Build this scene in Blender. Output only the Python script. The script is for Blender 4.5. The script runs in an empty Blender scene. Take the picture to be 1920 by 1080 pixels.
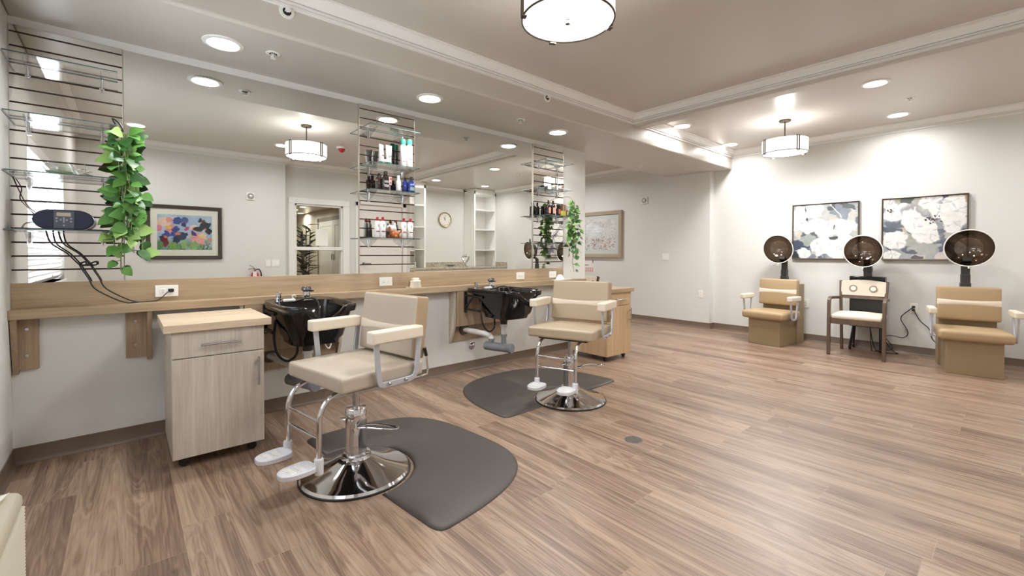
import bpy, bmesh, math, random
import numpy as np
from mathutils import Vector, Matrix
random.seed(7)
sc = bpy.context.scene
COL = sc.collection
PI = math.pi

# ------------------------------------------------------------------ colours / materials
def lin(v):
    v /= 255.0
    return v / 12.92 if v <= 0.04045 else ((v + 0.055) / 1.055) ** 2.4
def rgb(r, g, b): return (lin(r), lin(g), lin(b), 1.0)

def newmat(name):
    m = bpy.data.materials.new(name); m.use_nodes = True
    nt = m.node_tree
    return m, nt, nt.nodes['Principled BSDF']
def mat(name, col, rough=0.5, metal=0.0, spec=0.5, coat=0.0, bump=0.0, bscale=200.0, emit=0.0, trans=0.0, ecol=None, vary=0.0):
    m, nt, p = newmat(name)
    p.inputs['Base Color'].default_value = col
    p.inputs['Roughness'].default_value = rough
    p.inputs['Metallic'].default_value = metal
    p.inputs['Specular IOR Level'].default_value = spec
    if coat:
        p.inputs['Coat Weight'].default_value = coat
        p.inputs['Coat Roughness'].default_value = 0.08
    if trans: p.inputs['Transmission Weight'].default_value = trans
    if emit:
        p.inputs['Emission Color'].default_value = ecol or col
        p.inputs['Emission Strength'].default_value = emit
    tc = None
    if bump or vary:
        tc = nt.nodes.new('ShaderNodeTexCoord')
        n = nt.nodes.new('ShaderNodeTexNoise'); n.inputs['Scale'].default_value = bscale; n.inputs['Detail'].default_value = 3
        nt.links.new(tc.outputs['Object'], n.inputs['Vector'])
        if bump:
            b = nt.nodes.new('ShaderNodeBump'); b.inputs['Strength'].default_value = bump; b.inputs['Distance'].default_value = 0.01
            nt.links.new(n.outputs['Fac'], b.inputs['Height']); nt.links.new(b.outputs['Normal'], p.inputs['Normal'])
        if vary:
            r = nt.nodes.new('ShaderNodeMix'); r.data_type = 'RGBA'
            r.inputs[6].default_value = tuple(c * (1 - vary) for c in col[:3]) + (1,)
            r.inputs[7].default_value = tuple(min(1, c * (1 + vary)) for c in col[:3]) + (1,)
            nt.links.new(n.outputs['Fac'], r.inputs[0]); nt.links.new(r.outputs[2], p.inputs['Base Color'])
    return m

def mix(nt, a, b, fac=None, blend='MIX', f=0.5):
    n = nt.nodes.new('ShaderNodeMix'); n.data_type = 'RGBA'; n.blend_type = blend
    n.inputs[0].default_value = f
    if fac is not None: nt.links.new(fac, n.inputs[0])
    for k, v in ((6, a), (7, b)):
        if isinstance(v, tuple): n.inputs[k].default_value = v
        else: nt.links.new(v, n.inputs[k])
    return n.outputs[2]
def math_(nt, op, a, b=None):
    n = nt.nodes.new('ShaderNodeMath'); n.operation = op
    for k, v in ((0, a), (1, b)):
        if v is None: continue
        if isinstance(v, (int, float)): n.inputs[k].default_value = v
        else: nt.links.new(v, n.inputs[k])
    return n.outputs[0]
def ramp(nt, fac, stops):
    n = nt.nodes.new('ShaderNodeValToRGB')
    e = n.color_ramp.elements
    while len(e) < len(stops): e.new(0.5)
    for k, (p, c) in enumerate(stops):
        e[k].position = p; e[k].color = c
    nt.links.new(fac, n.inputs[0]); return n.outputs[0]

def wood(name, dark, light, axis='x', rough=0.45, scale=1.0, contrast=1.0, coat=0.0):
    m, nt, p = newmat(name)
    tc = nt.nodes.new('ShaderNodeTexCoord')
    def noise(s, sc_, det, rough_=0.6):
        mp = nt.nodes.new('ShaderNodeMapping'); mp.inputs['Scale'].default_value = s
        n = nt.nodes.new('ShaderNodeTexNoise'); n.inputs['Scale'].default_value = sc_; n.inputs['Detail'].default_value = det; n.inputs['Roughness'].default_value = rough_
        nt.links.new(tc.outputs['Object'], mp.inputs['Vector']); nt.links.new(mp.outputs[0], n.inputs['Vector'])
        return n.outputs['Fac']
    k = {'x': 0, 'y': 1, 'z': 2}[axis]
    s1 = [14 * scale] * 3; s1[k] = 0.9 * scale
    s2 = [70 * scale] * 3; s2[k] = 2.5 * scale
    a = noise(s1, 1.0, 4); b = noise(s2, 1.0, 5, 0.7)
    f = math_(nt, 'ADD', math_(nt, 'MULTIPLY', a, 0.55), math_(nt, 'MULTIPLY', b, 0.45))
    lo, hi = 0.5 - 0.16 / contrast, 0.5 + 0.14 / contrast
    nt.links.new(ramp(nt, f, [(lo, dark), (hi, light)]), p.inputs['Base Color'])
    p.inputs['Roughness'].default_value = rough
    if coat: p.inputs['Coat Weight'].default_value = coat
    bp = nt.nodes.new('ShaderNodeBump'); bp.inputs['Strength'].default_value = 0.08; bp.inputs['Distance'].default_value = 0.004
    nt.links.new(b, bp.inputs['Height']); nt.links.new(bp.outputs[0], p.inputs['Normal'])
    return m

def plank_floor():
    m, nt, p = newmat('vinyl_plank')
    g = nt.nodes.new('ShaderNodeNewGeometry')
    sx = nt.nodes.new('ShaderNodeSeparateXYZ'); nt.links.new(g.outputs['Position'], sx.inputs[0])
    W, L = 0.178, 1.22
    u = math_(nt, 'DIVIDE', sx.outputs[0], W)
    row = math_(nt, 'FLOOR', u); fu = math_(nt, 'FRACT', u)
    wn = nt.nodes.new('ShaderNodeTexWhiteNoise'); wn.noise_dimensions = '1D'; nt.links.new(row, wn.inputs['W'])
    v = math_(nt, 'ADD', math_(nt, 'DIVIDE', sx.outputs[1], L), math_(nt, 'MULTIPLY', wn.outputs[0], 7.3))
    colm = math_(nt, 'FLOOR', v); fv = math_(nt, 'FRACT', v)
    cb = nt.nodes.new('ShaderNodeCombineXYZ'); nt.links.new(row, cb.inputs[0]); nt.links.new(colm, cb.inputs[1])
    w2 = nt.nodes.new('ShaderNodeTexWhiteNoise'); w2.noise_dimensions = '2D'; nt.links.new(cb.outputs[0], w2.inputs['Vector'])
    tone = w2.outputs['Value']
    # grain vector: stretched along the plank, shifted per plank
    gx = math_(nt, 'ADD', math_(nt, 'MULTIPLY', sx.outputs[0], 1.0), math_(nt, 'MULTIPLY', tone, 31.0))
    def noise(kx, ky, det, rgh, dist=0.0, off=0.0):
        c = nt.nodes.new('ShaderNodeCombineXYZ')
        nt.links.new(math_(nt, 'MULTIPLY', gx, kx), c.inputs[0])
        nt.links.new(math_(nt, 'ADD', math_(nt, 'MULTIPLY', sx.outputs[1], ky), off), c.inputs[1])
        nt.links.new(math_(nt, 'MULTIPLY', tone, 13.0), c.inputs[2])
        n = nt.nodes.new('ShaderNodeTexNoise'); n.inputs['Scale'].default_value = 1.0; n.inputs['Detail'].default_value = det
        n.inputs['Roughness'].default_value = rgh; n.inputs['Distortion'].default_value = dist
        nt.links.new(c.outputs[0], n.inputs['Vector']); return n.outputs['Fac']
    big = noise(8, 0.55, 3, 0.5, 1.6)
    mid = noise(38, 0.8, 4, 0.6, 0.5, 3.0)
    fine = noise(150, 3.0, 4, 0.7, 0.0, 9.0)
    rings = math_(nt, 'ADD', math_(nt, 'MULTIPLY', math_(nt, 'SINE', math_(nt, 'MULTIPLY', big, 62.0)), 0.5), 0.5)
    f = math_(nt, 'ADD', math_(nt, 'MULTIPLY', big, 0.36), math_(nt, 'ADD', math_(nt, 'MULTIPLY', mid, 0.30), math_(nt, 'ADD', math_(nt, 'MULTIPLY', fine, 0.26), math_(nt, 'MULTIPLY', rings, 0.08))))
    f = math_(nt, 'ADD', f, math_(nt, 'MULTIPLY', math_(nt, 'SUBTRACT', tone, 0.5), 0.08))
    col = ramp(nt, f, [(0.29, FLOOR_D), (0.44, FLOOR_M), (0.56, FLOOR_L), (0.74, FLOOR_H)])
    # seams
    e = 0.008
    s1 = math_(nt, 'LESS_THAN', fu, 0.012)
    s2 = math_(nt, 'LESS_THAN', fv, 0.0022)
    seam = math_(nt, 'MAXIMUM', s1, s2)
    col = mix(nt, col, rgb(176, 152, 134), math_(nt, 'MULTIPLY', seam, 0.35))
    nt.links.new(col, p.inputs['Base Color']); p.inputs['Specular IOR Level'].default_value = 0.75
    rr = nt.nodes.new('ShaderNodeMapRange'); rr.inputs[3].default_value = 0.30; rr.inputs[4].default_value = 0.46
    nt.links.new(mid, rr.inputs[0]); nt.links.new(rr.outputs[0], p.inputs['Roughness'])
    b = nt.nodes.new('ShaderNodeBump'); b.inputs['Strength'].default_value = 0.12; b.inputs['Distance'].default_value = 0.002
    nt.links.new(math_(nt, 'SUBTRACT', fine, math_(nt, 'MULTIPLY', seam, 2.0)), b.inputs['Height'])
    nt.links.new(b.outputs[0], p.inputs['Normal'])
    return m
FLOOR_D, FLOOR_M, FLOOR_L, FLOOR_H = rgb(78, 57, 45), rgb(124, 100, 83), rgb(157, 133, 113), rgb(182, 159, 138)

def thin_glass(name, tint=(0.93, 0.97, 0.95, 1), refl=0.9):
    m = bpy.data.materials.new(name); m.use_nodes = True; nt = m.node_tree; nt.nodes.clear()
    out = nt.nodes.new('ShaderNodeOutputMaterial'); mx = nt.nodes.new('ShaderNodeMixShader')
    t = nt.nodes.new('ShaderNodeBsdfTransparent'); t.inputs[0].default_value = tint
    g = nt.nodes.new('ShaderNodeBsdfGlossy'); g.inputs['Roughness'].default_value = 0.02; g.inputs[0].default_value = (refl,) * 3 + (1,)
    lw = nt.nodes.new('ShaderNodeLayerWeight'); lw.inputs[0].default_value = 0.5
    fr = math_(nt, 'ADD', math_(nt, 'MULTIPLY', math_(nt, 'POWER', lw.outputs['Facing'], 5.0), 0.8), 0.035)
    nt.links.new(fr, mx.inputs[0]); nt.links.new(t.outputs[0], mx.inputs[1]); nt.links.new(g.outputs[0], mx.inputs[2])
    nt.links.new(mx.outputs[0], out.inputs[0]); return m

def mirror_mat(name, col, wav=0.0, wscale=2.0):
    m, nt, p = newmat(name)
    p.inputs['Base Color'].default_value = col; p.inputs['Metallic'].default_value = 1.0; p.inputs['Roughness'].default_value = 0.0
    if wav:
        tc = nt.nodes.new('ShaderNodeTexCoord'); n = nt.nodes.new('ShaderNodeTexNoise')
        n.inputs['Scale'].default_value = wscale; n.inputs['Detail'].default_value = 0.0
        nt.links.new(tc.outputs['Object'], n.inputs['Vector'])
        b = nt.nodes.new('ShaderNodeBump'); b.inputs['Strength'].default_value = wav; b.inputs['Distance'].default_value = 0.1
        nt.links.new(n.outputs['Fac'], b.inputs['Height']); nt.links.new(b.outputs[0], p.inputs['Normal'])
    return m
def emis(name, col, s):
    m = bpy.data.materials.new(name); m.use_nodes = True; nt = m.node_tree; nt.nodes.clear()
    o = nt.nodes.new('ShaderNodeOutputMaterial'); e = nt.nodes.new('ShaderNodeEmission')
    e.inputs[0].default_value = col; e.inputs[1].default_value = s
    nt.links.new(e.outputs[0], o.inputs[0]); return m

M = {}
M['wall'] = mat('wall_paint', rgb(221, 221, 218), 0.55, bump=0.04, bscale=90)
M['ceil'] = mat('ceiling_paint', rgb(204, 198, 190), 0.30, spec=0.5, bump=0.02, bscale=60)
M['trim'] = mat('trim_paint', rgb(240, 239, 236), 0.35)
M['white'] = mat('white_enamel', rgb(242, 242, 239), 0.35)
M['plastic_w'] = mat('white_plastic', rgb(240, 239, 235), 0.4)
M['base'] = mat('brown_cove_base', rgb(112, 96, 83), 0.45)
M['floor'] = plank_floor()
M['oak'] = wood('oak_laminate', rgb(152, 130, 102), rgb(190, 169, 140), 'x', 0.42)
M['oak_z'] = wood('oak_laminate_upright', rgb(138, 116, 92), rgb(176, 154, 128), 'z', 0.42)
M['ash'] = wood('grey_ash_laminate', rgb(182, 171, 156), rgb(214, 206, 193), 'z', 0.42, 1.3)
M['ash_x'] = wood('pale_ash_top', rgb(196, 174, 146), rgb(224, 206, 180), 'x', 0.40, 1.3)
M['oakcart'] = wood('honey_oak_laminate', rgb(176, 146, 112), rgb(208, 180, 146), 'z', 0.42, 1.2)
M['wal'] = wood('walnut_stained_wood', rgb(78, 64, 52), rgb(108, 90, 74), 'z', 0.4)
M['vinyl'] = mat('taupe_vinyl', rgb(184, 172, 156), 0.42, bump=0.03, bscale=400)
M['vinyl_t'] = mat('beige_vinyl', rgb(178, 161, 136), 0.42, bump=0.03, bscale=400)
M['vinyl_s'] = mat('tan_vinyl', rgb(168, 145, 116), 0.42, bump=0.03, bscale=400)
M['cream'] = mat('cream_vinyl', rgb(226, 214, 196), 0.42, bump=0.02, bscale=400)
M['dryvinyl'] = mat('camel_vinyl', rgb(172, 148, 114), 0.45, bump=0.03, bscale=400)
M['drybase'] = mat('camel_laminate', rgb(150, 131, 100), 0.5)
M['chrome'] = mat('chrome', rgb(225, 225, 228), 0.06, 1.0)
M['steel'] = mat('brushed_steel', rgb(190, 190, 192), 0.25, 1.0)
M['silver'] = mat('silver_painted_bar', rgb(198, 202, 212), 0.32, 0.55)
M['grey_pl'] = mat('pale_grey_plastic', rgb(212, 213, 218), 0.45)
M['black'] = mat('black_plastic', rgb(24, 24, 25), 0.35)
M['blackgl'] = mat('gloss_black_basin', rgb(10, 10, 11), 0.08, spec=0.6)
M['dgrey'] = mat('charcoal_grey', rgb(60, 59, 58), 0.42)
M['rubber'] = mat('rubber_mat', rgb(74, 69, 65), 0.45, bump=0.15, bscale=500, vary=0.12)
M['ring'] = mat('black_rubber', rgb(32, 30, 30), 0.55)
M['pvc'] = mat('white_pvc', rgb(232, 232, 230), 0.35)
M['pvcg'] = mat('grey_pvc', rgb(136, 140, 146), 0.4)
M['mirror'] = mirror_mat('mirror_silvering', (0.87, 0.88, 0.86, 1))
M['slat'] = mirror_mat('mirrored_slat_face', (0.84, 0.82, 0.79, 1), 0.045, 1.1)
M['groove'] = mat('slat_groove_brown', rgb(74, 54, 40), 0.6)
M['alu'] = mat('aluminium_trim', rgb(200, 192, 182), 0.3, 0.9)
M['glass'] = thin_glass('clear_glass', (0.965, 0.975, 0.97, 1))
M['glass_e'] = mat('glass_edge', rgb(70, 92, 92), 0.15, spec=0.7)
M['acryl'] = thin_glass('clear_acrylic', (0.86, 0.87, 0.87, 1))
M['bronze'] = mat('dark_bronze', rgb(92, 82, 72), 0.35, 0.8)
M['canlens'] = emis('can_lens_glow', (1, 0.99, 0.975, 1), 14)
M['leaf1'] = mat('leaf_mid_green', rgb(88, 138, 62), 0.45)
M['leaf2'] = mat('leaf_dark_green', rgb(52, 98, 44), 0.45)
M['leaf3'] = mat('leaf_light_green', rgb(146, 182, 100), 0.45)
M['stem'] = mat('stem_green', rgb(120, 140, 80), 0.5)
M['red'] = mat('red_enamel', rgb(190, 36, 34), 0.35)

# ------------------------------------------------------------------ mesh builder
class MB:
    def __init__(s): s.v = []; s.f = []; s.m = []; s.mi = 0
    def add(s, vs, fs, mi=None):
        o = len(s.v); s.v += [tuple(v) for v in vs]
        s.f += [tuple(i + o for i in f) for f in fs]; s.m += [s.mi if mi is None else mi] * len(fs)
        return s
    def box(s, x0, x1, y0, y1, z0, z1, mi=None):
        v = [(x, y, z) for z in (z0, z1) for y in (y0, y1) for x in (x0, x1)]
        return s.add(v, [(0, 2, 3, 1), (4, 5, 7, 6), (0, 1, 5, 4), (2, 6, 7, 3), (0, 4, 6, 2), (1, 3, 7, 5)], mi)
    def prism(s, poly, axis, a, b, mi=None):
        # poly 2D list extruded on axis; (x: poly=(y,z)), (y: poly=(x,z)), (z: poly=(x,y))
        def P(p, t): return {'x': (t, p[0], p[1]), 'y': (p[0], t, p[1]), 'z': (p[0], p[1], t)}[axis]
        n = len(poly)
        v = [P(p, a) for p in poly] + [P(p, b) for p in poly]
        f = [tuple(range(n)), tuple(range(2 * n - 1, n - 1, -1))] + [(i, i + n, (i + 1) % n + n, (i + 1) % n) for i in range(n)]
        return s.add(v, f, mi)
    def lathe(s, prof, n=24, c=(0, 0, 0), ax='z', mi=None, cap=True):
        vs = []; fs = []
        for (r, h) in prof:
            for i in range(n):
                a = 2 * PI * i / n
                p = {'z': (r * math.cos(a), r * math.sin(a), h), 'x': (h, r * math.cos(a), r * math.sin(a)), 'y': (r * math.sin(a), h, r * math.cos(a))}[ax]
                vs.append((p[0] + c[0], p[1] + c[1], p[2] + c[2]))
        k = len(prof)
        for j in range(k - 1):
            for i in range(n):
                fs.append((j * n + i, j * n + (i + 1) % n, (j + 1) * n + (i + 1) % n, (j + 1) * n + i))
        if cap:
            if prof[0][0] > 1e-6: fs.append(tuple(range(n - 1, -1, -1)))
            if prof[-1][0] > 1e-6: fs.append(tuple(range((k - 1) * n, k * n)))
        return s.add(vs, fs, mi)
    def tube(s, pts, r, n=10, mi=None, smooth=0, closed=False, flat=None):
        pts = [Vector(p) for p in pts]
        if smooth:
            out = []; m = len(pts)
            rng = range(m) if closed else range(m - 1)
            for i in rng:
                if closed: p0, p1, p2, p3 = pts[i - 1], pts[i], pts[(i + 1) % m], pts[(i + 2) % m]
                else: p0, p1, p2, p3 = pts[max(i - 1, 0)], pts[i], pts[i + 1], pts[min(i + 2, m - 1)]
                for k in range(smooth):
                    t = k / smooth
                    out.append(0.5 * ((2 * p1) + (p2 - p0) * t + (2 * p0 - 5 * p1 + 4 * p2 - p3) * t * t + (3 * p1 - p0 - 3 * p2 + p3) * t ** 3))
            if not closed: out.append(pts[-1])
            pts = out
        m = len(pts); vs = []; fs = []
        ref = None
        for i, p in enumerate(pts):
            if closed: d = pts[(i + 1) % m] - pts[i - 1]
            else: d = pts[min(i + 1, m - 1)] - pts[max(i - 1, 0)]
            if d.length < 1e-9: d = Vector((0, 0, 1))
            d.normalize()
            if ref is None:
                ref = Vector((0, 0, 1)) if abs(d.z) < 0.9 else Vector((1, 0, 0))
                if flat is not None: ref = Vector(flat)
            a = (ref - d * ref.dot(d))
            if a.length < 1e-4: a = d.orthogonal()
            a.normalize(); b = d.cross(a)
            if flat is None: ref = a
            rr = r[i] if isinstance(r, (list, tuple)) and len(r) == m else r
            if flat is not None:
                ra, rb = r
                for (sa, sb) in ((1, 1), (-1, 1), (-1, -1), (1, -1)): vs.append(p + a * ra * sa + b * rb * sb)
                nn = 4
            else:
                nn = n
                for k in range(n):
                    t = 2 * PI * k / n; vs.append(p + (a * math.cos(t) + b * math.sin(t)) * rr)
        segs = m if closed else m - 1
        for i in range(segs):
            j = (i + 1) % m
            for k in range(nn): fs.append((i * nn + k, i * nn + (k + 1) % nn, j * nn + (k + 1) % nn, j * nn + k))
        if not closed:
            fs.append(tuple(range(nn - 1, -1, -1))); fs.append(tuple(range((m - 1) * nn, m * nn)))
        return s.add(vs, fs, mi)
    def cushion(s, c, size, r, bulge=(0, 0, 0), mi=None, k=4, n=7):
        h = [x / 2 for x in size]; r = min(r, min(h) * 0.999)
        def us(hh):
            a = [hh - r + r * math.sin(PI / 2 * i / k) for i in range(k + 1)]
            mid = [(-1 + 2 * i / n) * (hh - r) for i in range(1, n)]
            return [-x for x in reversed(a)] + mid + a
        vs = []; fs = []
        for ax in range(3):
            i1, i2 = (ax + 1) % 3, (ax + 2) % 3
            A, B = us(h[i1]), us(h[i2])
            for sg in (-1, 1):
                o = len(vs)
                for u in A:
                    for w in B:
                        p = [0, 0, 0]; p[ax] = sg * h[ax]; p[i1] = u; p[i2] = w
                        q = [max(-(h[t] - r), min(h[t] - r, p[t])) for t in range(3)]
                        d = Vector(p) - Vector(q)
                        if d.length > 1e-9: d = d.normalized() * r
                        e = Vector(q) + d
                        for t in range(3):
                            if bulge[t]:
                                a_, b_ = (t + 1) % 3, (t + 2) % 3
                                e[t] += math.copysign(1, e[t]) * (abs(e[t]) / h[t]) * bulge[t] * (1 - (e[a_] / h[a_]) ** 2) * (1 - (e[b_] / h[b_]) ** 2)
                        vs.append((e[0] + c[0], e[1] + c[1], e[2] + c[2]))
                nb = len(B)
                for i in range(len(A) - 1):
                    for j in range(nb - 1):
                        q = (o + i * nb + j, o + (i + 1) * nb + j, o + (i + 1) * nb + j + 1, o + i * nb + j + 1)
                        fs.append(q if sg > 0 else q[::-1])
        return s.add(vs, fs, mi)
    def sphere(s, c, r, nu=16, nv=10, sc_=(1, 1, 1), mi=None):
        prof = [(max(1e-7, r * math.sin(PI * j / nv)), -r * math.cos(PI * j / nv)) for j in range(nv + 1)]
        o = len(s.v); s.lathe(prof, nu, (0, 0, 0), 'z', mi, False)
        for i in range(o, len(s.v)):
            v = s.v[i]; s.v[i] = (v[0] * sc_[0] + c[0], v[1] * sc_[1] + c[1], v[2] * sc_[2] + c[2])
        return s
    def xf(s, mtx, start=0):
        for i in range(start, len(s.v)): s.v[i] = tuple(mtx @ Vector(s.v[i]))
        return s
    def build(s, name, mats, parent=None, bevel=0, seg=2, angle=40, merge=True, smooth=True):
        me = bpy.data.meshes.new(name)
        bm = bmesh.new()
        bv = [bm.verts.new(v) for v in s.v]
        for f, mi in zip(s.f, s.m):
            try:
                fc = bm.faces.new([bv[i] for i in f]); fc.material_index = mi
            except ValueError: pass
        if merge: bmesh.ops.remove_doubles(bm, verts=bm.verts, dist=1e-5)
        bmesh.ops.recalc_face_normals(bm, faces=bm.faces)
        ca = math.radians(angle)
        for e in bm.edges:
            e.smooth = len(e.link_faces) == 2 and e.calc_face_angle(PI) < ca
        for f in bm.faces: f.smooth = smooth
        bm.to_mesh(me); bm.free()
        if not isinstance(mats, (list, tuple)): mats = [mats]
        for m in mats: me.materials.append(M[m] if isinstance(m, str) else m)
        o = bpy.data.objects.new(name, me); COL.objects.link(o)
        if parent is not None: o.parent = parent
        if bevel:
            b = o.modifiers.new('edge_round', 'BEVEL'); b.width = bevel; b.segments = seg; b.limit_method = 'ANGLE'; b.angle_limit = math.radians(35)
            b.harden_normals = False
        return o

def tag(o, label=None, cat=None, group=None, kind=None):
    if label: o['label'] = label
    if cat: o['category'] = cat
    if group: o['group'] = group
    if kind: o['kind'] = kind
    return o
def thing(name, label, cat, loc=(0, 0, 0), rz=0.0, group=None):
    o = bpy.data.objects.new(name, None); COL.objects.link(o)
    o.empty_display_size = 0.1
    o.location = loc; o.rotation_euler = (0, 0, rz)
    return tag(o, label, cat, group)
def copy_tree(o, parent=None):
    c = o.copy(); COL.objects.link(c)
    if parent is not None: c.parent = parent
    for ch in list(o.children): copy_tree(ch, c)
    return c
def dup(o, loc, rz, label, group=None):
    c = copy_tree(o); c.location = loc; c.rotation_euler = (0, 0, rz); c['label'] = label
    if group: c['group'] = group
    return c
def structure(name, mb, m, **k):
    o = mb.build(name, m, **k); o['kind'] = 'structure'; return o
EXPOSURE = 0.70
# ================================================================== ROOM SHELL
XL, D, XR, XF, YB, YR, YC = -0.465, 3.62, 6.96, 6.84, -0.77, -0.90, -1.75
ZC, ZS, YS, BX0, BX1, ZB = 2.72, 2.45, 2.88, 4.33, 4.47, 2.593
structure('floor', MB().box(-0.8, 7.2, -9.4, 7.4, -0.1, 0), 'floor')
structure('ceiling', MB().box(-0.8, 7.2, -2.0, 7.4, ZC, ZC + 0.1), 'ceil')
structure('trim_1', MB().box(XL, XR, YS, 3.90, ZS, ZC), 'ceil', bevel=0.018, seg=4)['label'] = 'lowered ceiling soffit running over the mirrors'
structure('trim_2', MB().box(BX0, BX1, YC, YS, ZB, ZC), 'ceil', bevel=0.012, seg=3)['label'] = 'dropped ceiling beam crossing the room'

def wall_open(axis, a, b, s0, s1, z1, holes, t0=0.0):
    """axis 'x': wall spans X a..b thickness and Y s0..s1; 'y': thickness Y a..b spans X s0..s1; holes (u0,u1,z0,z1)"""
    mb = MB()
    def bx(u0, u1, z0, z1_):
        if u1 - u0 < 1e-6 or z1_ - z0 < 1e-6: return
        if axis == 'x': mb.box(a, b, u0, u1, z0, z1_)
        else: mb.box(u0, u1, a, b, z0, z1_)
    cur = s0
    for (u0, u1, z0, z1_) in sorted(holes):
        bx(cur, u0, 0, z1); bx(u0, u1, 0, z0); bx(u0, u1, z1_, z1); cur = u1
    bx(cur, s1, 0, z1)
    return mb
WY0, WY1, WZ0, WZ1 = 0.86, 3.0, 0.92, 1.93
structure('wall_left', wall_open('x', XL - 0.16, XL, -0.95, D, ZC, [(WY0, WY1, WZ0, WZ1)]), 'wall')
structure('wall_vanity', MB().box(XL - 0.16, 4.40, D, 3.90, 0, ZC - 0.0), 'wall', bevel=0.008)
structure('wall_right', MB().box(XR, XR + 0.15, YC - 0.15, 3.15, 0, ZC), 'wall')
structure('wall_far', MB().box(XF, XR + 0.15, 3.15, 7.0, 0, ZC), 'wall', bevel=0.01)
structure('wall_back', MB().box(XL - 0.16, 2.02, YB - 0.25, YB, 0, ZC), 'wall', bevel=0.01)
W2 = (2.19, 3.005, 0.62, 2.015)       # window opening in the recessed back wall
DR = (3.32, 4.16, 0.0, 2.05)          # door opening
structure('wall_recess', wall_open('y', YR - 0.12, YR, 2.02, BX0, ZC, [W2, DR]), 'wall')
structure('wall_return', MB().box(BX0 - 0.12, BX0, YC - 0.1, YR - 0.06, 0, ZC), 'wall')
structure('wall_counter', MB().box(BX0 - 0.12, XR + 0.15, YC - 0.15, YC, 0, ZC), 'wall')
structure('wall_passage', MB().box(1.6, 1.75, 3.9, 7.0, 0, ZC), 'wall')
structure('wall_passage_end', MB().box(1.6, XR + 0.15, 7.0, 7.15, 0, ZC), 'wall')
# hallway seen through the back window
structure('wall_hall', MB().box(1.4, 4.6, -9.15, -9.0, 0, ZC), mat('hall_paint', rgb(206, 196, 172), 0.6))
M['hallp'] = bpy.data.materials['hall_paint']
structure('wall_hall_left', MB().box(1.4, 1.5, -9.0, YR - 0.12, 0, ZC), 'hallp'); structure('wall_hall_right', MB().box(4.45, 4.6, -9.0, YC - 0.15, 0, ZC), 'hallp')
structure('ceiling_hall', MB().box(1.4, 4.6, -9.15, YC - 0.15, 2.44, ZC + 0.1).box(1.4, 4.21, YC - 0.15, YR - 0.12, 2.44, ZC + 0.1), 'ceil')

# crown mouldings ---------------------------------------------------
CP = [(0.088, 0), (0.088, -0.013), (0.068, -0.0135), (0.068, -0.018), (0.050, -0.034), (0.037, -0.052), (0.035, -0.060), (0.020, -0.0605), (0.020, -0.065), (0.031, -0.0655), (0.031, -0.075), (0.008, -0.0755), (0.008, -0.080), (0.017, -0.0805), (0.017, -0.097), (0, -0.098)]
def crown(mb, p0, p1, nrm, m0=1, m1=1, zc=ZC, prof=CP):
    p0, p1, nrm = Vector((*p0, 0)), Vector((*p1, 0)), Vector((*nrm, 0)); d = (p1 - p0).normalized()
    n = len(prof); vs = []
    pr = prof + [(0, 0)]
    n = len(pr)
    for (p, m) in ((p0, m0), (p1, -m1)):
        for (w, h) in pr: vs.append(p + d * (m * w) + nrm * w + Vector((0, 0, zc + h)))
    fs = [(i, (i + 1) % n, (i + 1) % n + n, i + n) for i in range(n)] + [tuple(range(n)), tuple(range(2 * n - 1, n - 1, -1))]
    mb.add(vs, fs)
mb = MB(); crown(mb, (XL, YS), (BX0, YS), (0, -1)); structure('trim_3', mb, 'trim', angle=25)
mb = MB(); crown(mb, (BX0, YS), (BX0, YR), (-1, 0)); structure('trim_4', mb, 'trim', angle=25)
mb = MB(); crown(mb, (BX1, YS), (XR, YS), (0, -1)); structure('trim_5', mb, 'trim', angle=25)
mb = MB(); crown(mb, (XR, YC), (XR, YS), (-1, 0)); structure('trim_6', mb, 'trim', angle=25)
mb = MB(); crown(mb, (BX1, YC), (BX1, YS), (1, 0)); structure('trim_7', mb, 'trim', angle=25)
mb = MB(); crown(mb, (XL, YB), (2.02, YB), (0, 1), 1, -1); crown(mb, (2.02, YB), (2.02, YR), (1, 0), -1, 1); structure('trim_8', mb, 'trim', angle=25)
mb = MB(); crown(mb, (2.02, YR), (BX0, YR), (0, 1)); structure('trim_9', mb, 'trim', angle=25)
mb = MB(); crown(mb, (XL, YB), (XL, YS), (1, 0)); structure('trim_10', mb, 'trim', angle=25)
mb = MB(); crown(mb, (4.98, YC), (6.28, YC), (0, 1)); structure('trim_11', mb, 'trim', angle=25)
mb = MB(); crown(mb, (XF, 3.9), (XF, 7.0), (-1, 0)); crown(mb, (1.75, 7.0), (XF, 7.0), (0, -1)); structure('trim_12', mb, 'trim', angle=25)
# the slim painted strip above the mirrors
structure('trim_13', MB().box(XL, 3.97, D - 0.012, D, 2.405, ZS), 'wall')

# cove bases --------------------------------------------------------
BP = [(0, 0.092), (0.005, 0.092), (0.006, 0.02), (0.012, 0.008), (0.020, 0.002), (0.020, 0), (0, 0)]
def cove(name, p0, p1, nrm, m0=1, m1=1):
    mb = MB(); p0, p1, nrm = Vector((*p0, 0)), Vector((*p1, 0)), Vector((*nrm, 0)); d = (p1 - p0).normalized(); n = len(BP); vs = []
    for (p, m) in ((p0, m0), (p1, -m1)):
        for (w, h) in BP: vs.append(p + d * (m * w) + nrm * w + Vector((0, 0, h)))
    mb.add(vs, [(i, (i + 1) % n, (i + 1) % n + n, i + n) for i in range(n)] + [tuple(range(n)), tuple(range(2 * n - 1, n - 1, -1))])
    structure(name, mb, 'base', angle=30)
cove('baseboard_vanity', (XL, D), (4.40, D), (0, -1), 1, -1)
cove('baseboard_left', (XL, YB), (XL, D), (1, 0))
cove('baseboard_right', (XR, -0.92), (XR, 3.15), (-1, 0))
cove('baseboard_far', (XF, 3.15), (XF, 7.0), (-1, 0), -1, 1)
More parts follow.
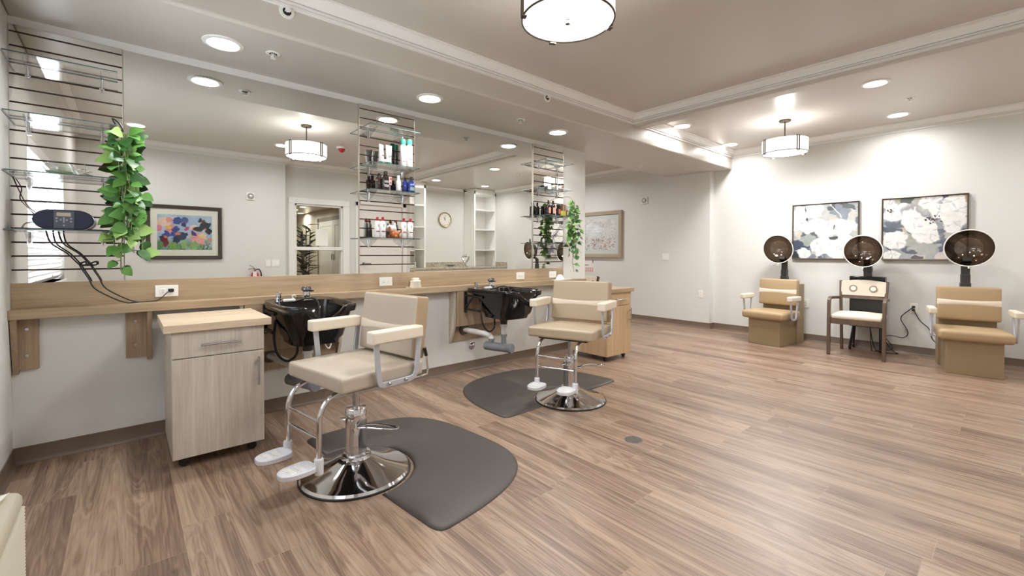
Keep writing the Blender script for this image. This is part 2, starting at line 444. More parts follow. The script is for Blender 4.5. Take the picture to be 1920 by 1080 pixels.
cove('baseboard_jog', (XF, 3.15), (XR, 3.15), (0, -1), -1, 1)
cove('baseboard_back', (XL, YB), (2.02, YB), (0, 1))

# ---------------------------------------------------------------- window with blinds in the left wall
w = thing('window_1', None, None, (XL, (WY0 + WY1) / 2, 0)); w['kind'] = 'structure'
hy = (WY1 - WY0) / 2
mb = MB()
for (a, b, c, d_) in ((-hy, -hy + 0.05, WZ0, WZ1), (hy - 0.05, hy, WZ0, WZ1), (-hy, hy, WZ0, WZ0 + 0.05), (-hy, hy, WZ1 - 0.05, WZ1), (-0.025, 0.025, WZ0, WZ1)):
    mb.box(-0.13, -0.08, a, b, c, d_)
mb.build('window_frame', 'white', w, bevel=0.003)
MB().box(-0.11, -0.105, -hy + 0.04, hy - 0.04, WZ0 + 0.04, WZ1 - 0.04).build('window_pane', 'glass', w)
MB().box(-0.16, 0.02, -hy, hy, WZ0 - 0.02, WZ0).build('window_sill', 'white', w, bevel=0.004)
bl = thing('window_blind', 'white horizontal slat blind hanging in the left wall window, seen only in the mirrored slats', 'blind', (XL - 0.03, (WY0 + WY1) / 2, 0))
mb = MB(); z = WZ0 + 0.03
while z < WZ1 - 0.09:
    vs = [(-0.016, -hy + 0.01, z - 0.017), (0.016, -hy + 0.01, z + 0.017), (0.016, hy - 0.01, z + 0.017), (-0.016, hy - 0.01, z - 0.017)]
    mb.add(vs + [(a, b, c + 0.0025) for a, b, c in vs], [(0, 1, 2, 3), (7, 6, 5, 4), (0, 4, 5, 1), (1, 5, 6, 2), (2, 6, 7, 3), (3, 7, 4, 0)]); z += 0.04
m_bl, nt_, p_ = newmat('blind_white'); p_.inputs['Base Color'].default_value = rgb(244, 244, 246); p_.inputs['Roughness'].default_value = 0.5
p_.inputs['Transmission Weight'].default_value = 0.0
mb.build('blind_slats', m_bl, bl)
MB().box(-0.03, 0.035, -hy + 0.005, hy - 0.005, WZ1 - 0.085, WZ1 - 0.002).build('valance', m_bl, bl, bevel=0.004)
for yy in (-0.75, 0.0, 0.75): MB().box(-0.0015, 0.0015, yy - 0.006, yy + 0.006, WZ0 + 0.02, WZ1 - 0.08).build('ladder_tape', m_bl, bl)

# ---------------------------------------------------------------- sliding sash window in the back recess (seen in the mirror)
w = thing('window_2', None, None, (0, YR, 0)); w['kind'] = 'structure'
x0, x1, z0, z1 = W2
mb = MB()
mb.box(x0 - 0.10, x0, 0, 0.022, z0 - 0.1, z1 + 0.095).box(x1, x1 + 0.12, 0, 0.022, z0 - 0.1, z1 + 0.095).box(x0 - 0.10, x1 + 0.12, 0, 0.028, z1, z1 + 0.10).box(x0 - 0.1, x1 + 0.12, 0, 0.022, z0 - 0.1, z0)
mb.build('casing', 'white', w, bevel=0.006)
mb = MB()
mb.box(x0, x0 + 0.03, -0.10, 0.0, z0, z1).box(x1 - 0.03, x1, -0.10, 0, z0, z1).box(x0, x1, -0.10, 0, z1 - 0.03, z1).box(x0, x1, -0.10, 0, z0, z0 + 0.03)
mb.build('jamb', 'white', w, bevel=0.002)
MB().box(x0, x1, -0.07, 0.015, 1.215, 1.275).build('meeting_rail', 'white', w, bevel=0.006)
MB().box(x0, x1, -0.052, -0.048, z0, z1).build('window_pane', 'glass', w)
# paper notice taped to the pane
tag(MB().box(2.545, 2.757, YR - 0.045, YR - 0.0435, 1.30, 1.588).build('paper_notice', mat('paper', rgb(246, 244, 238), 0.7)), 'blank white paper sheet taped to the back window pane', 'paper')
# door to the right of it
dr = thing('door_1', None, None, (0, YR, 0)); dr['kind'] = 'structure'
a, b, _, zt = DR
mb = MB(); mb.box(a - 0.08, a, 0, 0.022, 0, zt + 0.08).box(b, b + 0.08, 0, 0.022, 0, zt + 0.08).box(a - 0.08, b + 0.08, 0, 0.022, zt, zt + 0.085)
mb.build('door_frame', 'white', dr, bevel=0.006)
MB().box(a + 0.005, b - 0.005, -0.06, -0.015, 0.01, zt - 0.004).build('door_leaf', 'white', dr, bevel=0.003)
mb = MB(); mb.lathe([(0.028, -0.015), (0.028, 0.0)], 16, (a + 0.07, 0, 1.0), 'y'); mb.tube([(a + 0.07, 0, 1.0), (a + 0.07, 0.045, 1.0), (a + 0.19, 0.045, 1.0)], 0.010, 8)
mb.build('door_handle', 'steel', dr)
# double door across the hallway
dr = thing('door_2', None, None, (4.45, 0, 0)); dr['kind'] = 'structure'
mb = MB(); mb.box(-0.03, 0, -4.3, -4.2, 0, 2.2).box(-0.03, 0, -6.8, -6.7, 0, 2.2).box(-0.03, 0, -6.8, -4.2, 2.1, 2.2)
mb.build('door_frame', mat('hall_door_frame', rgb(132, 118, 98), 0.5), dr)
m_hd = mat('hall_door', rgb(214, 208, 194), 0.45)
for (u0, u1) in ((-6.695, -5.51), (-5.49, -4.305)):
    mb = MB(); mb.box(-0.02, 0, u0, u1, 0, 0.95).box(-0.02, 0, u0, u0 + 0.13, 0.95, 2.095).box(-0.02, 0, u1 - 0.13, u1, 0.95, 2.095).box(-0.02, 0, u0 + .13, u1 - .13, 1.95, 2.095).box(-0.008, 0, u0 + .13, u1 - .13, 0.95, 1.95)
    lf = mb.build('door_leaf', m_hd, dr)
    yy = (u1 - 0.10) if u0 < -6 else u0 + 0.04
    MB().box(-0.027, -0.02, yy, yy + 0.06, 0.98, 1.14).build('push_plate', 'bronze', lf)

# ================================================================== LIGHTS
LIGHTS_W = 1.0; CANW = 1.0
def can_thing(x, y, z, label, group, watts=60):
    t = thing('recessed_ceiling_light', label, 'ceiling light', (x, y, z), 0, group)
    MB().lathe([(0.080, -0.004), (0.086, -0.010), (0.108, -0.006), (0.110, 0.0)], 32, cap=False).build('trim_ring', 'white', t)
    MB().lathe([(0.0001, -0.0045), (0.079, -0.0045)], 28, cap=False).build('lens', 'canlens', t)
    l = bpy.data.lights.new('can_lamp', 'AREA'); l.energy = watts * CANW * 0.16; l.shape = 'DISK'; l.size = 0.156; l.spread = math.radians(164); l.color = (1, 0.99, 0.975)
    lo = bpy.data.objects.new('can_lamp', l); COL.objects.link(lo); lo.parent = t; lo.location = (0, 0, -0.006)
    return t
for x, y, lab in ((0.465, 3.215, 'round recessed light in the soffit nearest the left wall'), (1.908, 3.215, 'round recessed light in the soffit above the middle slat strip'), (3.45, 3.215, 'round recessed light in the soffit above the right slat strip')):
    can_thing(x, y, ZS, lab, 'recessed soffit lights')
for x, y, lab in ((5.10, 2.70, 'recessed light beside the beam, left of the far pendant lamp'), (6.46, 2.70, 'recessed light in the far corner beside the right wall crown'), (5.13, 0.874, 'recessed light on the right near the ceiling beam'), (6.47, 0.90, 'recessed light high above the right flower painting'),
                  (4.99, -0.92, 'recessed light before the left bookcase, seen in the mirror'), (6.27, -0.89, 'recessed light above the right bookcase, seen in the mirror')):
    can_thing(x, y, ZC, lab, 'recessed lights over the dryers', 40)
for x, y, lab in ((0.12, 0.15, 'recessed light at the far left of the mirror reflection'), (1.73, 0.21, 'recessed light partly behind the pendant in the mirror'), (3.3, 0.2, 'recessed light of the main ceiling nearest the beam')):
    can_thing(x, y, ZC, lab, 'recessed lights of the main ceiling', 42)
for x, y in ((5.6, 5.6), (3.0, 5.6)): can_thing(x, y, ZC, 'recessed light in the passage behind the mirror wall', 'recessed passage lights', 110)
for x, y in ((3.73, -5.8), (3.78, -6.77), (4.25, -7.9), (2.4, -2.2)): can_thing(x, y, 2.44, 'small recessed light in the hallway beyond the back window', 'recessed hallway lights')

m_shade = emis('linen_shade_glow', (1, 0.97, 0.93, 1), 1.15)
def shade_mat():
    m = bpy.data.materials.new('linen_shade'); m.use_nodes = True; nt = m.node_tree; nt.nodes.clear()
    o = nt.nodes.new('ShaderNodeOutputMaterial'); e = nt.nodes.new('ShaderNodeEmission')
    tc = nt.nodes.new('ShaderNodeTexCoord'); mp = nt.nodes.new('ShaderNodeMapping'); mp.inputs['Scale'].default_value = (60, 60, 220)
    n = nt.nodes.new('ShaderNodeTexNoise'); n.inputs['Scale'].default_value = 1.0
    nt.links.new(tc.outputs['Object'], mp.inputs[0]); nt.links.new(mp.outputs[0], n.inputs['Vector'])
    c = ramp(nt, n.outputs['Fac'], [(0.3, (0.80, 0.77, 0.71, 1)), (0.7, (1, 0.975, 0.93, 1))])
    nt.links.new(c, e.inputs[0]); e.inputs[1].default_value = 0.95
    nt.links.new(e.outputs[0], o.inputs[0]); return m
m_shade = shade_mat(); m_diff = emis('diffuser_glow', (1, 0.99, 0.97, 1), 1.25)
def pendant(x, y, rz, label, watts):
    t = thing('pendant_lamp', label, 'pendant lamp', (x, y, ZC), rz, 'drum pendant lamps')
    R, zb, zt = 0.232, -0.385, -0.235
    MB().lathe([(0.0001, -0.022), (0.055, -0.022), (0.062, -0.014), (0.062, 0)], 24, cap=False).build('canopy', 'bronze', t)
    MB().lathe([(0.007, -0.36), (0.007, -0.02)], 10).build('stem', 'bronze', t)
    MB().lathe([(R, zb), (R, zt), (R - 0.003, zt), (R - 0.003, zb)], 48, cap=False).build('drum_shade', m_shade, t, merge=False)
    MB().lathe([(0.0001, zb + 0.003), (R - 0.004, zb + 0.003)], 40, cap=False).build('diffuser', m_diff, t)
    MB().lathe([(R + 0.001, zb - 0.002), (R + 0.001, zb + 0.004), (R - 0.006, zb + 0.004), (R - 0.006, zb - 0.002), (R + 0.001, zb - 0.002)], 48, cap=False).build('rim', 'bronze', t)
    MB().lathe([(0.0001, zb - 0.016), (0.012, zb - 0.016), (0.012, zb + 0.003)], 14, cap=False).build('finial', 'bronze', t)
    for k in range(4):
        a = k * PI / 2; mb = MB()
        for s in (-0.013, 0.013): mb.box(R + 0.001, R + 0.008, s - 0.004, s + 0.004, zb - 0.012, zt + 0.01)
        mb.box(R - 0.016, R + 0.008, -0.016, 0.016, zb - 0.012, zb - 0.007).box(R - 0.004, R + 0.008, -0.016, 0.016, zt + 0.004, zt + 0.01)
        mb.xf(Matrix.Rotation(a, 4, 'Z')); mb.build('side_bar', 'bronze', t)
    # the bulbs inside the open-topped drum
    for k in range(1):
        l = bpy.data.lights.new('bulb', 'POINT'); l.energy = 9 * LIGHTS_W; l.color = (1, 0.98, 0.95); l.shadow_soft_size = 0.05
        lo = bpy.data.objects.new('bulb', l); COL.objects.link(lo); lo.parent = t; lo.location = (0, 0, -0.29)
    l = bpy.data.lights.new('diffuser_light', 'AREA'); l.shape = 'DISK'; l.size = 0.42; l.energy = watts; l.color = (1, 0.99, 0.975)
    lo = bpy.data.objects.new('diffuser_light', l); COL.objects.link(lo); lo.parent = t; lo.location = (0, 0, zb - 0.001)
    return t
pendant(1.68, 1.50, math.radians(63), 'large drum pendant lamp hanging nearest, cut by the top of the photo', 13)
pendant(5.77, 1.80, math.radians(50), 'drum pendant lamp hanging near the flower paintings', 22)

# daylight through the left window
l = bpy.data.lights.new('daylight', 'AREA'); l.shape = 'RECTANGLE'; l.size_y = WY1 - WY0 - 0.1; l.size = WZ1 - WZ0 - 0.1; l.energy = 90; l.color = (0.88, 0.94, 1.0)
lo = bpy.data.objects.new('daylight', l); COL.objects.link(lo); lo.location = (XL - 0.40, (WY0 + WY1) / 2, (WZ0 + WZ1) / 2 + 0.25)
lo.rotation_euler = (0, math.radians(-78), 0)
wd = bpy.data.worlds.new('World'); sc.world = wd; wd.use_nodes = True
bg = wd.node_tree.nodes['Background']; bg.inputs[0].default_value = (0.85, 0.93, 1.0, 1); bg.inputs[1].default_value = 2.2

# ================================================================== SPRINKLERS, ALARMS, SWITCHES
def sprinkler(loc, rot, label):
    t = thing('fire_sprinkler', label, 'sprinkler', loc, 0, 'fire sprinkler heads'); t.rotation_euler = rot
    MB().lathe([(0.024, -0.004), (0.041, -0.004), (0.043, 0.0)], 24, cap=False).build('escutcheon', 'plastic_w', t)
    MB().lathe([(0.0001, -0.001), (0.024, -0.001)], 20, cap=False).build('recess', 'black', t)
    mb = MB(); mb.lathe([(0.0001, -0.034), (0.016, -0.033), (0.016, -0.030), (0.005, -0.028), (0.005, 0.0)], 14, cap=False)
    for s in (-1, 1): mb.tube([(0.004 * s, 0, -0.030), (0.012 * s, 0, -0.018), (0.010 * s, 0, 0)], 0.0025, 6)
    mb.build('deflector', 'plastic_w', t); return t
sprinkler((0.73, 3.17, ZS), (0, 0, 0), 'small sprinkler head in the soffit above the left mirror')
sprinkler((2.87, 3.16, ZS), (0, 0, 0), 'small sprinkler head in the soffit between the middle and right lights')
sprinkler((5.66, 3.65, ZS), (0, 0, 0), 'small sprinkler head under the far end of the soffit')
sprinkler((5.88, 0.73, ZC), (0, 0, 0), 'small sprinkler head between the two right recessed lights')
sprinkler((0.738, YS, 2.603), (math.radians(-90), 0, 0), 'round sidewall sprinkler on the soffit face at top left')
sprinkler((2.947, YS, 2.608), (math.radians(-90), 0, 0), 'round sidewall sprinkler on the soffit face near the beam')
sprinkler((3.0, -0.3, ZC), (0, 0, 0), 'small sprinkler head of the main ceiling, seen in the mirror')

t = thing('strobe_alarm', 'red strobe alarm on white base on the ceiling, seen in the mirror', 'alarm', (2.42, 0.65, ZC))
MB().lathe([(0.0001, -0.02), (0.065, -0.02), (0.075, -0.008), (0.075, 0)], 24, cap=False).build('base_plate', 'plastic_w', t)
MB().lathe([(0.0001, -0.075), (0.02, -0.07), (0.045, -0.045), (0.048, -0.02)], 24, cap=False).build('red_dome', 'red', t)

def wall_thing(name, label, cat, loc, face, group=None):
    """local: +y out of the wall, x right, z up"""
    ang = {'-y': PI, '+y': 0, '-x': PI / 2, '+x': -PI / 2}[face]
    return thing(name, label, cat, loc, ang, group)
m_slot = mat('socket_slot', rgb(84, 82, 80), 0.6)
def outlet(loc, face, label, horiz=False, w=0.074, h=0.118, name='power_outlet', group='wall power outlets'):
    t = wall_thing(name, label, 'outlet', loc, face, group)
    if horiz: w, h = h, w
    MB().box(-w / 2, w / 2, 0, 0.006, -h / 2, h / 2).build('cover_plate', 'plastic_w', t, bevel=0.002)
    for s in (-1, 1):
        c = (s * 0.021, 0) if horiz else (0, s * 0.021)
        mb = MB(); mb.box(c[0] - 0.016, c[0] + 0.016, 0.006, 0.008, c[1] - 0.014, c[1] + 0.014)
        rc = mb.build('receptacle', 'plastic_w', t, bevel=0.003)
        mb = MB()
        for q in (-0.006, 0.006):
            if horiz: mb.box(c[0] - 0.005, c[0] + 0.005, 0.0078, 0.0086, c[1] + q - 0.0012, c[1] + q + 0.0012)
            else: mb.box(c[0] + q - 0.0012, c[0] + q + 0.0012, 0.0078, 0.0086, c[1] - 0.005, c[1] + 0.005)
        mb.build('slot', m_slot, rc)
    return t
def switch(loc, face, label, gangs=1, group='light switches'):
    t = wall_thing('light_switch', label, 'switch', loc, face, group)
    w = 0.072 + 0.046 * (gangs - 1)
    MB().box(-w / 2, w / 2, 0, 0.006, -0.058, 0.058).build('cover_plate', 'plastic_w', t, bevel=0.002)
    for g in range(gangs):
        cx = (g - (gangs - 1) / 2) * 0.046
        mb = MB(); mb.prism([(0.006, -0.033), (0.012, -0.033), (0.007, 0.033), (0.006, 0.033)], 'x', cx - 0.016, cx + 0.016); mb.build('rocker', 'white', t)
    return t
outlet((XR, 0.804, 0.539), '-x', 'outlet with two black plugs on the right wall beside the right dryer chair')
outlet((XR, 1.895, 0.50), '-x', 'outlet low on the wall partly behind the left dryer chair')
outlet((XF, 3.295, 0.539), '-x', 'low outlet on the far wall near the corner')
switch((XF, 3.903, 1.115), '-x', 'double rocker switch on the far wall', 2)
switch((1.752, YB, 1.0), '+y', 'single switch on the back wall, left of the double one in the mirror', 1)
switch((1.862, YB, 1.0), '+y', 'double switch on the back wall beside the corner, seen in the mirror', 2)

def round_alarm(loc, face, label):
    t = wall_thing('speaker_strobe', label, 'alarm', loc, face, 'wall speaker strobes')
    MB().cushion((0, 0.012, 0), (0.118, 0.024, 0.118), 0.011).build('mount_housing', 'plastic_w', t)
    mb = MB()
    for r in (0.030, 0.042): mb.tube([(r * math.cos(a), 0.025, r * math.sin(a)) for a in [k * PI / 8 for k in range(16)]], 0.0034, 6, closed=True)
    mb.build('speaker_ring', m_slot, t)
    MB().cushion((0, 0.032, 0.0), (0.05, 0.02, 0.03), 0.008).build('strobe_lens', mat('strobe_lens', rgb(225, 228, 230), 0.1), t)
round_alarm((XF, 4.304, 2.097), '-x', 'white speaker strobe on the far wall above the switch')
round_alarm((1.507, YB, 2.06), '+y', 'white speaker strobe on the back wall above the iris painting, seen in the mirror')

# fire extinguisher (mirror)
t = thing('fire_extinguisher', 'red fire extinguisher with white tag on the back wall, seen in the mirror', 'fire extinguisher', (1.55, YB + 0.075, 0.44))
MB().lathe([(0.0001, 0), (0.055, 0.0), (0.06, 0.015), (0.06, 0.36), (0.045, 0.41), (0.02, 0.43), (0.018, 0.45)], 20, cap=False).build('cylinder', 'red', t)
mb = MB(); mb.box(-0.014, 0.014, -0.016, 0.016, 0.45, 0.475); mb.tube([(0.0, 0, 0.475), (-0.05, 0, 0.485), (-0.09, 0, 0.47)], 0.006, 6); mb.tube([(0, 0, 0.48), (-0.04, 0, 0.515), (-0.075, 0, 0.535)], 0.006, 6)
mb.build('valve_handle', 'steel', t)
MB().tube([(0.015, 0, 0.465), (0.06, 0.0, 0.465), (0.088, 0, 0.40), (0.085, 0, 0.28), (0.07, 0, 0.15)], 0.009, 8, smooth=5).build('hose', 'black', t)
MB().box(-0.04, 0.012, 0.062, 0.064, 0.33, 0.44).build('inspection_tag', 'plastic_w', t)
MB().box(-0.03, 0.03, -0.075, -0.06, 0.2, 0.42).build('wall_mount', 'steel', t)

# floor drain
t = thing('floor_drain', 'round metal floor drain grate set in the planks', 'drain', (2.40, 1.58, 0))
mb = MB(); mb.lathe([(0.048, 0.0), (0.048, 0.003), (0.055, 0.003), (0.056, 0)], 32, cap=False)
for k in range(-5, 6):
    w_ = math.sqrt(max(0, 0.0485 ** 2 - (k * 0.0088) ** 2)); mb.box(-w_, w_, k * 0.0088 - 0.0034, k * 0.0088 + 0.0034, 0.0, 0.0028)
mb.build('grate', 'steel', t); MB().lathe([(0.0001, 0.0006), (0.049, 0.0006)], 24, cap=False).build('sump', 'black', t)
# ================================================================== VANITY WALL
LZ0, LZ1, LY = 0.808, 0.860, 3.514       # ledge bottom, top, front
t = thing('vanity_ledge', 'long oak laminate ledge with upstand running below the mirrors', 'ledge', (0, 0, 0))
MB().box(XL + 0.001, 4.30, LY, D - 0.001, LZ0, LZ1).build('ledge_board', 'oak', t, bevel=0.002)
MB().box(XL + 0.001, 3.97, D - 0.021, D - 0.001, LZ1, 1.0).build('upstand', 'oak', t, bevel=0.0015)

def screw(mb, x, y, z): mb.lathe([(0.0001, y - 0.003), (0.008, y - 0.003), (0.009, y)], 12, (x, 0, z), 'y', cap=False)
def ledge_bracket(x, label, flip):
    t = thing('ledge_bracket', label, 'bracket', (x, D, 0), 0, 'oak brackets under the ledge')
    a, b = (0.0, 0.10)
    MB().box(a, b, -0.022, -0.001, 0.522, LZ0).build('mount_plate', 'oak_z', t, bevel=0.0015)
    g = (0.0, 0.024) if not flip else (0.10, 0.124)
    MB().prism([(-0.001, 0.50), (-0.022, 0.50), (-0.098, LZ0), (-0.001, LZ0)], 'x', g[0], g[1]).build('gusset', 'oak_z', t, bevel=0.0015)
    mb = MB()
    for z in (0.60, 0.745): screw(mb, 0.055 if not flip else 0.045, -0.022, z)
    mb.build('screw', 'steel', t)
ledge_bracket(XL + 0.004, 'oak ledge bracket in the corner at the left wall', False)
ledge_bracket(0.005, 'oak ledge bracket left of the near rolling cabinet', True)

def sink_mount(x0, x1, label):
    t = thing('sink_mount', label, 'sink mount', (x0, D, 0), 0, 'oak boxes carrying the basins')
    W = x1 - x0
    MB().box(0.024, W - 0.024, -0.104, -0.088, 0.47, LZ0).build('front_panel', 'oakcart' if False else 'oak_z', t, bevel=0.0015)
    MB().box(0.024, W - 0.024, -0.022, -0.001, 0.315, LZ0).build('back_panel', 'oak_z', t, bevel=0.0015)
    for s in (0, W - 0.022):
        MB().prism([(-0.001, 0.30), (-0.012, 0.30), (-0.086, 0.47), (-0.086, LZ0), (-0.001, LZ0)], 'x', s, s + 0.022).build('gusset', 'ash', t, bevel=0.0015)
sink_mount(0.60, 1.30, 'oak panel box behind the near black shampoo basin')
sink_mount(2.36, 3.05, 'oak panel box behind the far black shampoo basin')
# small round cap on the wall under the far sink
t = thing('pipe_cleanout', 'small round chrome cleanout cap on the wall under the far basin', 'pipe cleanout', (2.635, D, 0.24))
MB().lathe([(0.0001, -0.022), (0.018, -0.021), (0.030, -0.010), (0.034, 0)], 20, ax='y', cap=False).build('dome', 'steel', t)
MB().lathe([(0.034, -0.004), (0.040, -0.003), (0.041, 0)], 20, ax='y', cap=False).build('flange', 'chrome', t)

# outlets on the upstand
for px, lab in ((0.205, 'outlet with a black plug on the upstand left of the near basin'), (1.70, 'outlet on the upstand beside the white wax warmer'), (3.27, 'outlet on the upstand under the right mirror'), (3.78, 'rightmost outlet on the upstand beside the white tissue dome')):
    t = outlet((px, D - 0.021, 0.925), '-y', lab, horiz=True)
t = thing('plug_cord', 'short black cord plugged into the left upstand outlet', 'cord', (0, 0, 0))
MB().tube([(0.222, 3.585, 0.928), (0.205, 3.565, 0.915), (0.165, 3.56, 0.875), (0.13, 3.57, 0.866), (0.06, 3.58, 0.8645)], 0.003, 6, smooth=5).build('cord', 'black', t)
MB().cushion((0.226, 3.585, 0.928), (0.03, 0.025, 0.022), 0.005).build('plug', 'black', t)

# mirrors ---------------------------------------------------------------
MZ0, MZ1 = 1.0, 2.405
for (a, b, lab) in ((0.004, 1.468, 'large frameless wall mirror between the left and middle slat strips'), (1.982, 3.464, 'large frameless wall mirror between the middle and right slat strips')):
    o = MB().box(a, b, D - 0.008, D - 0.002, MZ0, MZ1).build('wall_mirror_panel', 'mirror', merge=False, smooth=False)
    o.name = 'mirror_panel'; tag(o, lab, 'mirror', 'frameless wall mirrors')

def slat_panel(x0, x1, label):
    t = thing('slat_panel', label, 'slat panel', (x0, D, 0), 0, 'mirrored slat panels'); W = x1 - x0
    MB().box(0, W, -0.006, -0.001, MZ0, MZ1).build('backing_board', 'groove', t)
    mb = MB(); zs = [2.368 - 0.0762 * k for k in range(18)]
    prev = MZ1
    for z in zs:
        mb.box(0.001, W - 0.001, -0.018, -0.006, z + 0.0045, prev); prev = z - 0.0045
    mb.box(0.001, W - 0.001, -0.018, -0.006, MZ0, prev)
    mb.build('slat_faces', 'slat', t, merge=False, smooth=False)
    mb = MB(); mb.box(-0.003, 0.001, -0.020, -0.001, MZ0, MZ1); mb.box(W - 0.001, W + 0.003, -0.020, -0.001, MZ0, MZ1); mb.build('edge_trim', 'alu', t)
    return t
slat_panel(XL + 0.002, -0.001, 'mirrored slat panel in the corner behind the blue radio')
slat_panel(1.471, 1.979, 'mirrored slat panel between the two big mirrors')
slat_panel(3.467, 3.966, 'mirrored slat panel at the right end beside the wall end')

# glass shelves -----------------------------------------------------------
SY1 = D - 0.019
def glass_shelf(x0, x1, z, label, depth=0.20):
    t = thing('glass_shelf', label, 'shelf', (x0, SY1, z), 0, 'glass shelves on the slat panels'); W = x1 - x0
    mb = MB(); h = 0.006
    v = [(a, b, c) for c in (-h, 0) for b in (-depth, -0.003) for a in (0, W)]
    mb.add(v, [(0, 2, 3, 1), (4, 5, 7, 6)], 0); mb.add(v, [(0, 1, 5, 4), (2, 6, 7, 3), (0, 4, 6, 2), (1, 3, 7, 5)], 1)
    mb.build('glass_pane', ['glass', 'glass_e'], t)
    for xx in (0.07, W - 0.07):
        mb = MB(); mb.prism([(0.0, -h - 0.001), (-depth + 0.03, -h - 0.001), (-depth + 0.03, -h - 0.012), (0.0, -0.085)], 'x', xx - 0.002, xx + 0.002)
        br = mb.build('shelf_bracket', 'acryl', t, merge=False)
        mb = MB(); mb.box(xx - 0.011, xx + 0.011, -0.004, 0.0, -0.085, -h - 0.001); mb.tube([(xx, -0.02, -0.012), (xx, -0.012, -0.07)], 0.004, 8)
        mb.build('bracket_clip', 'chrome', br)
    return t
for z, lab in ((2.203, 'top glass shelf on the corner slat panel, empty'), (1.900, 'second glass shelf on the corner slat panel, where the vine hangs'), (1.596, 'third glass shelf on the corner slat panel, holding a glass bowl'), (1.293, 'lowest glass shelf on the corner slat panel, holding the radio')):
    glass_shelf(XL + 0.004, -0.022, z, lab)
for z, lab in ((2.206, 'top glass shelf on the middle slat panel, empty'), (1.902, 'second glass shelf of the middle panel, holding tubes and spray cans'), (1.688, 'third glass shelf of the middle panel, holding blue and brown bottles'), (1.296, 'lowest glass shelf of the middle panel, holding red capped bottles')):
    glass_shelf(1.478, 1.925, z, lab)
for z, lab in ((2.206, 'top glass shelf on the right slat panel, empty'), (1.905, 'second glass shelf of the right panel, holding two jars'), (1.600, 'third glass shelf of the right panel, crowded with dark bottles'), (1.290, 'lowest glass shelf of the right panel, nearly empty')):
    glass_shelf(3.475, 3.925, z, lab)

# bottles ------------------------------------------------------------------
_mc = {}
def cm(name, c, rough=0.3, **k):
    if name not in _mc: _mc[name] = mat(name, c, rough, **k)
    return _mc[name]
def bottle(name, label, cat, loc, prof, body, cap_prof, cap, labels=(), group=None, n=20, rz=0.0, sq=None):
    t = thing(name, label, cat, loc, rz, group)
    mb = MB().lathe(prof, n, cap=False)
    if sq: mb.xf(Matrix.Diagonal((sq[0], sq[1], 1, 1)))
    mb.build('body', body, t)
    if cap_prof:
        mb = MB().lathe(cap_prof, 16, cap=False); mb.build('cap', cap, t)
    for (r, a, b, m_, w) in labels:
        mb = MB(); N = 10; vs = []
        for k in range(N + 1):
            an = -PI / 2 - w / 2 + w * k / N
            for z in (a, b): vs.append((r * math.cos(an) * (sq[0] if sq else 1), r * math.sin(an) * (sq[1] if sq else 1), z))
        mb.add(vs, [(2 * k, 2 * k + 2, 2 * k + 3, 2 * k + 1) for k in range(N)]); mb.build('label', m_, t)
    return t
WH = cm('bottle_white', rgb(222, 222, 220), 0.35); TEAL = cm('cap_teal', rgb(66, 168, 146), 0.35); GRN = cm('cap_green', rgb(50, 120, 96), 0.35)
NAVY = cm('bottle_navy', rgb(34, 48, 110), 0.15); BRN = cm('bottle_brown', rgb(52, 34, 28), 0.15); BLK = cm('cap_black', rgb(20, 20, 20), 0.3)
GREY = cm('label_grey', rgb(150, 152, 156), 0.5); DK = cm('label_dark', rgb(60, 66, 74), 0.5); PINK = cm('label_pink', rgb(232, 160, 140), 0.5)
REDC = cm('cap_red', rgb(178, 40, 48), 0.35); MAROON = cm('label_maroon', rgb(140, 50, 62), 0.5); LBL = cm('label_white', rgb(228, 228, 226), 0.5)
LIME = cm('box_lime', rgb(206, 206, 82), 0.45); AMB = cm('box_brown', rgb(96, 66, 44), 0.4); PBL = cm('label_blue', rgb(120, 140, 210), 0.45)
cyl = lambda r, h, sh=0.012, nr=0.012: [(0.0001, 0), (r - 0.003, 0), (r, 0.004), (r, h - sh), (nr + 0.002, h), (nr, h + 0.004)]
G2 = 'products on the middle slat shelves'; G3 = 'products on the right slat shelves'
zs = 1.9025
def tube(x, y, rz, label, h=0.155):
    t = thing('cream_tube', label, 'tube', (x, y, zs), rz, G2)
    mb = MB(); N = 20; vs = []; L = [(0.0, 0.021, 0.021), (0.03, 0.022, 0.020), (0.09, 0.027, 0.012), (0.128, 0.030, 0.003), (0.142, 0.030, 0.0015)]
    for (z, a, b) in L:
        for k in range(N): vs.append((a * math.cos(2 * PI * k / N), b * math.sin(2 * PI * k / N), z + 0.022))
    fs = [(j * N + k, j * N + (k + 1) % N, (j + 1) * N + (k + 1) % N, (j + 1) * N + k) for j in range(len(L) - 1) for k in range(N)] + [tuple(range((len(L) - 1) * N, len(L) * N))]
    mb.add(vs, fs); mb.build('body', WH, t)
    MB().lathe([(0.0001, 0), (0.021, 0), (0.021, 0.022)], 18, cap=False).build('cap', GRN, t)
    MB().box(-0.018, 0.018, -0.0225, -0.0205, 0.07, 0.076).build('label', DK, t)
tube(1.605, 3.475, 0.5, 'white cream tube on green cap, left one on the second middle shelf')
tube(1.665, 3.465, 0.15, 'white cream tube on green cap, right one, turned to the room')
sc_p = [(0.0001, 0), (0.024, 0), (0.026, 0.005), (0.026, 0.185), (0.018, 0.20), (0.018, 0.203)]; cp = [(0.0215, 0.199), (0.0215, 0.24), (0.019, 0.245), (0.0001, 0.245)]
bottle('spray_can', 'tall white spray can with teal cap, left of the pair', 'spray can', (1.815, 3.50, zs), sc_p, WH, cp, TEAL, [(0.0263, 0.05, 0.056, DK, 1.2), (0.0263, 0.09, 0.10, GREY, 0.6)], G2)
bottle('spray_can', 'tall white spray can with teal cap, right of the pair', 'spray can', (1.862, 3.475, zs), sc_p, WH, cp, TEAL, [(0.0263, 0.07, 0.076, DK, 1.2), (0.0263, 0.12, 0.13, GREY, 0.6)], G2)
zs = 1.6885
